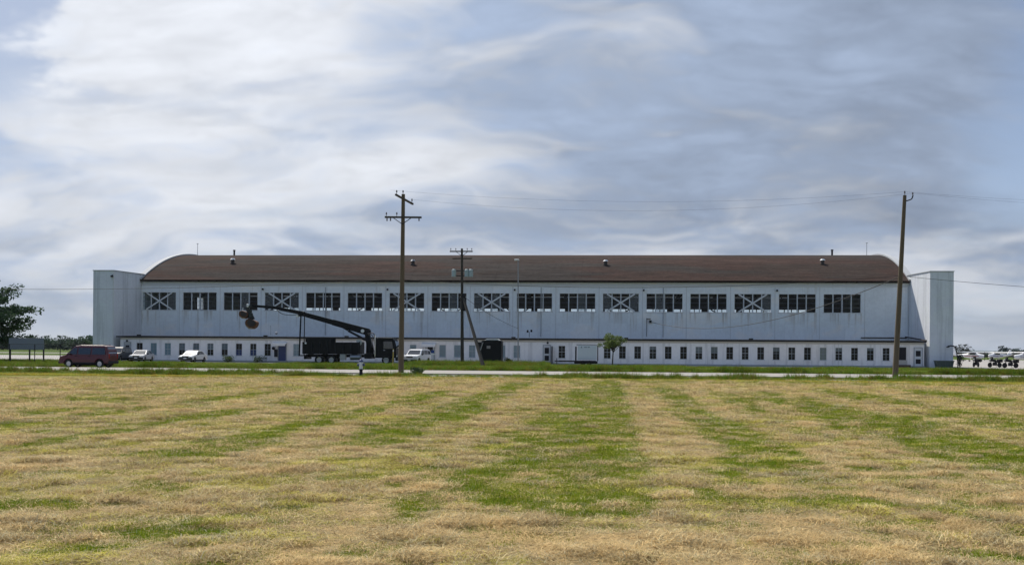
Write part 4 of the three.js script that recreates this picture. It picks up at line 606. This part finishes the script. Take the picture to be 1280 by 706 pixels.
{
  const r = rng(4242), hayG = [0, 1, 2].map((i) => blades(rng(100 + i), 24, 0.13, 0.15, 0.0048, 0.8, 2)), grassG = [0, 1].map((i) => blades(rng(200 + i), 22, 0.1, 0.12, 0.007, 0.05, 2));
  const hayL = [[], [], []], grassL = [[], []], tufts = [];
  const hayCol = [[0.70, 0.53, 0.26], [0.62, 0.46, 0.22], [0.54, 0.40, 0.22], [0.50, 0.46, 0.30], [0.80, 0.67, 0.37], [0.27, 0.19, 0.08], [0.58, 0.52, 0.11]], grCol = [[0.19, 0.30, 0.007], [0.26, 0.34, 0.01], [0.13, 0.23, 0.008], [0.36, 0.37, 0.03]];
  const N = 300000;
  for (let i = 0; i < N; i++) {
    const d = 6.3 * Math.pow(66.5 / 6.3, Math.pow(r(), 0.82)), a = (r() - 0.5) * 1.12 - 0.09, x = Math.sin(a) * d, z = -Math.cos(a) * d;
    if (z < -66.8) continue;
    const g = greenness(x, z), y = roll(x, z) + 0.012, far = 1 + smooth(12, 60, d) * 0.9, pick = r() < g * 0.94 + 0.02, v = 0.5 + 0.8 * r();
    if (pick) { const c = grCol[(r() * 4) | 0]; grassL[(r() * 2) | 0].push([x, y, z, far * (0.7 + 0.6 * r()), far * (0.3 + 0.5 * r()) * (0.55 + 0.5 * g), r() * 6.283, c.map((k) => k * v)]); }
    else { const pn = 0.5 + (fbm(x * 0.9 + 20, z * 0.8, 4, 0.65) - 0.5) * 1.5, c = hayCol[clamp(Math.floor((pn * 1.5 - 0.3 + (r() - 0.5) * 1.0) * 7), 0, 6)], heap = smooth(0.52, 0.7, fbm(x * 2.6 + 60, z * 2.1, 4, 0.6)); hayL[(r() * 3) | 0].push([x, y, z, far * (0.7 + 0.6 * r()), far * (0.3 + 0.5 * r() + heap * 0.95), r() * 6.283, c.map((k) => k * v)]); }
  }
  const hm = phys(1, 1, 1, 0.85, { transmission: 0.2, thickness: 0, specularIntensity: 0.08, side: THREE.DoubleSide }), gm = phys(1, 1, 1, 0.8, { transmission: 0.35, thickness: 0, specularIntensity: 0.1, side: THREE.DoubleSide });
  hayL.forEach((l, i) => scatter('mown_hay', 'dry cut hay lying over the mown field', 'hay', hayG[i], hm, l)); grassL.forEach((l, i) => scatter('field_grass', 'short green grass growing through the mown hay', 'grass', grassG[i], gm, l));
  // tall verge grass: between field and road, and between road and hangar
  const tallG = [0, 1].map((i) => blades(rng(300 + i), 26, 0.42, 0.22, 0.018, 0.06, 2)), tallL = [[], []];
  const tall = (x, z, h, c) => tallL[(r() * 2) | 0].push([x, 0, z, 0.8 + 0.6 * r(), h * (0.6 + 0.8 * r()), r() * 6.283, c.map((k) => k * (0.7 + 0.6 * r()))]);
  const vg = [[0.17, 0.24, 0.02], [0.13, 0.20, 0.02], [0.21, 0.26, 0.03], [0.26, 0.26, 0.06]];
  for (let i = 0; i < 26000; i++) { const x = -52 + r() * 92, z = -67 - Math.pow(r(), 1.3) * 9.5, n = fbm(x * 0.28 + 7, z * 0.35, 3); const pr = smooth(0.46, 0.6, n + 0.2 * smooth(14, 20, x) + 0.1 * smooth(-22, -26, x) + 0.08 * gauss(x, -11, 5)) * (z < -73 ? smooth(-77, -73, z) + (x > 22 ? 0.5 : 0) : 1) + 0.12; if (r() < pr * 0.8) tall(x, z, 0.26 + 0.75 * smooth(0.48, 0.66, n) * smooth(0.35, 0.6, vn(x * 1.3, z)), vg[(r() * 4) | 0].map((k) => k * 0.9)); }
  for (let i = 0; i < 14000; i++) { const x = -46 + r() * 84, z = -64.6 - r() * 3.2; tall(x, z, 0.14 + 0.14 * r(), [0.42, 0.38, 0.06]); }
  for (let i = 0; i < 60000; i++) { const x = -112 + r() * 165, z = -93.5 - r() * 33.5; const n = fbm(x * 0.2, z * 0.2 + 9, 3), m = x < -58 || z > -112 ? 1 : 0.8; tall(x, z, (0.28 + 0.5 * smooth(0.4, 0.7, n)) * m, vg[(r() * 3.3) | 0]); }
  for (let i = 0; i < 9000; i++) { const x = -80 + r() * 130, z = -94 - r() * 2.2; tall(x, z, 0.45 + 0.7 * smooth(0.4, 0.65, fbm(x * 0.4, 3, 3)), vg[(r() * 3) | 0].map((k) => k * 0.85)); }
  for (let i = 0; i < 5000; i++) { const x = -22 + r() * 15, z = -118 - r() * 10; tall(x, z, 0.7 + 0.6 * r(), vg[(r() * 4) | 0]); }
  tallL.forEach((l, i) => scatter('verge_grass', 'uncut green grass along the road and before the hangar', 'grass', tallG[i], gm, l));
}
// far woods and hills
{
  const r = rng(909), mk = (col, list, label, nm) => { const g = leaves(rng(8), Array.from({ length: 9 }, (_, i) => { const q = rng(40 + i); return [(q() - 0.5) * 7, 2.2 + q() * 4.5, (q() - 0.5) * 7, 2.2, 1]; }), 46, 1.1, 0.85); scatter(nm, label, 'trees', g, leafMat(1, 1, 1), list.map(([x, z, s, h]) => [x, -0.5, z, s, h, r() * 6.283, col.map((k) => k * (0.75 + 0.5 * r()))])); };
  const L = []; for (let i = 0; i < 420; i++) L.push([-620 + r() * 420, -560 - r() * 60, 0.8 + r() * 0.7, 0.55 + 0.5 * r()]); mk([0.04, 0.075, 0.035], L, 'distant wood beyond the airfield left of the hangar', 'far_wood');
  const Rr = []; for (let i = 0; i < 120; i++) { const x = 120 + r() * 260; Rr.push([x, -560 - r() * 60, 0.8 + r() * 0.6, (0.35 + 0.45 * r()) * (fbm(x * 0.02, 1, 2) > 0.48 ? 1.15 : 0.55)]); } mk([0.035, 0.06, 0.04], Rr, 'distant wood beyond the apron right of the hangar', 'far_wood');
  const hp = [], hi = [], n = 160; for (let i = 0; i <= n; i++) { const x = -5200 + i * 65, y = 14 + 62 * fbm(i * 0.09, 4, 5); hp.push(x * 1.35, -20, -10200, x * 1.35, y * lerp(0.55, 1, smooth(-1000, 1500, x)), -10800, x * 1.35, -20, -11800); } for (let i = 0; i < n; i++) { const a = i * 3; hi.push(a, a + 3, a + 4, a, a + 4, a + 1, a + 1, a + 4, a + 5, a + 1, a + 5, a + 2); }
  const g = new THREE.BufferGeometry(); g.setAttribute('position', new THREE.Float32BufferAttribute(hp, 3)); g.setAttribute('uv', new THREE.Float32BufferAttribute(new Float32Array(hp.length / 3 * 2), 2)); g.setIndex(hi); g.computeVertexNormals(); structure('hills', g, mat(0.05, 0.075, 0.05, 1));
}
scene.fog = new THREE.FogExp2(new THREE.Color(0.62, 0.70, 0.82), 0.000045);
renderer.render(scene, camera);
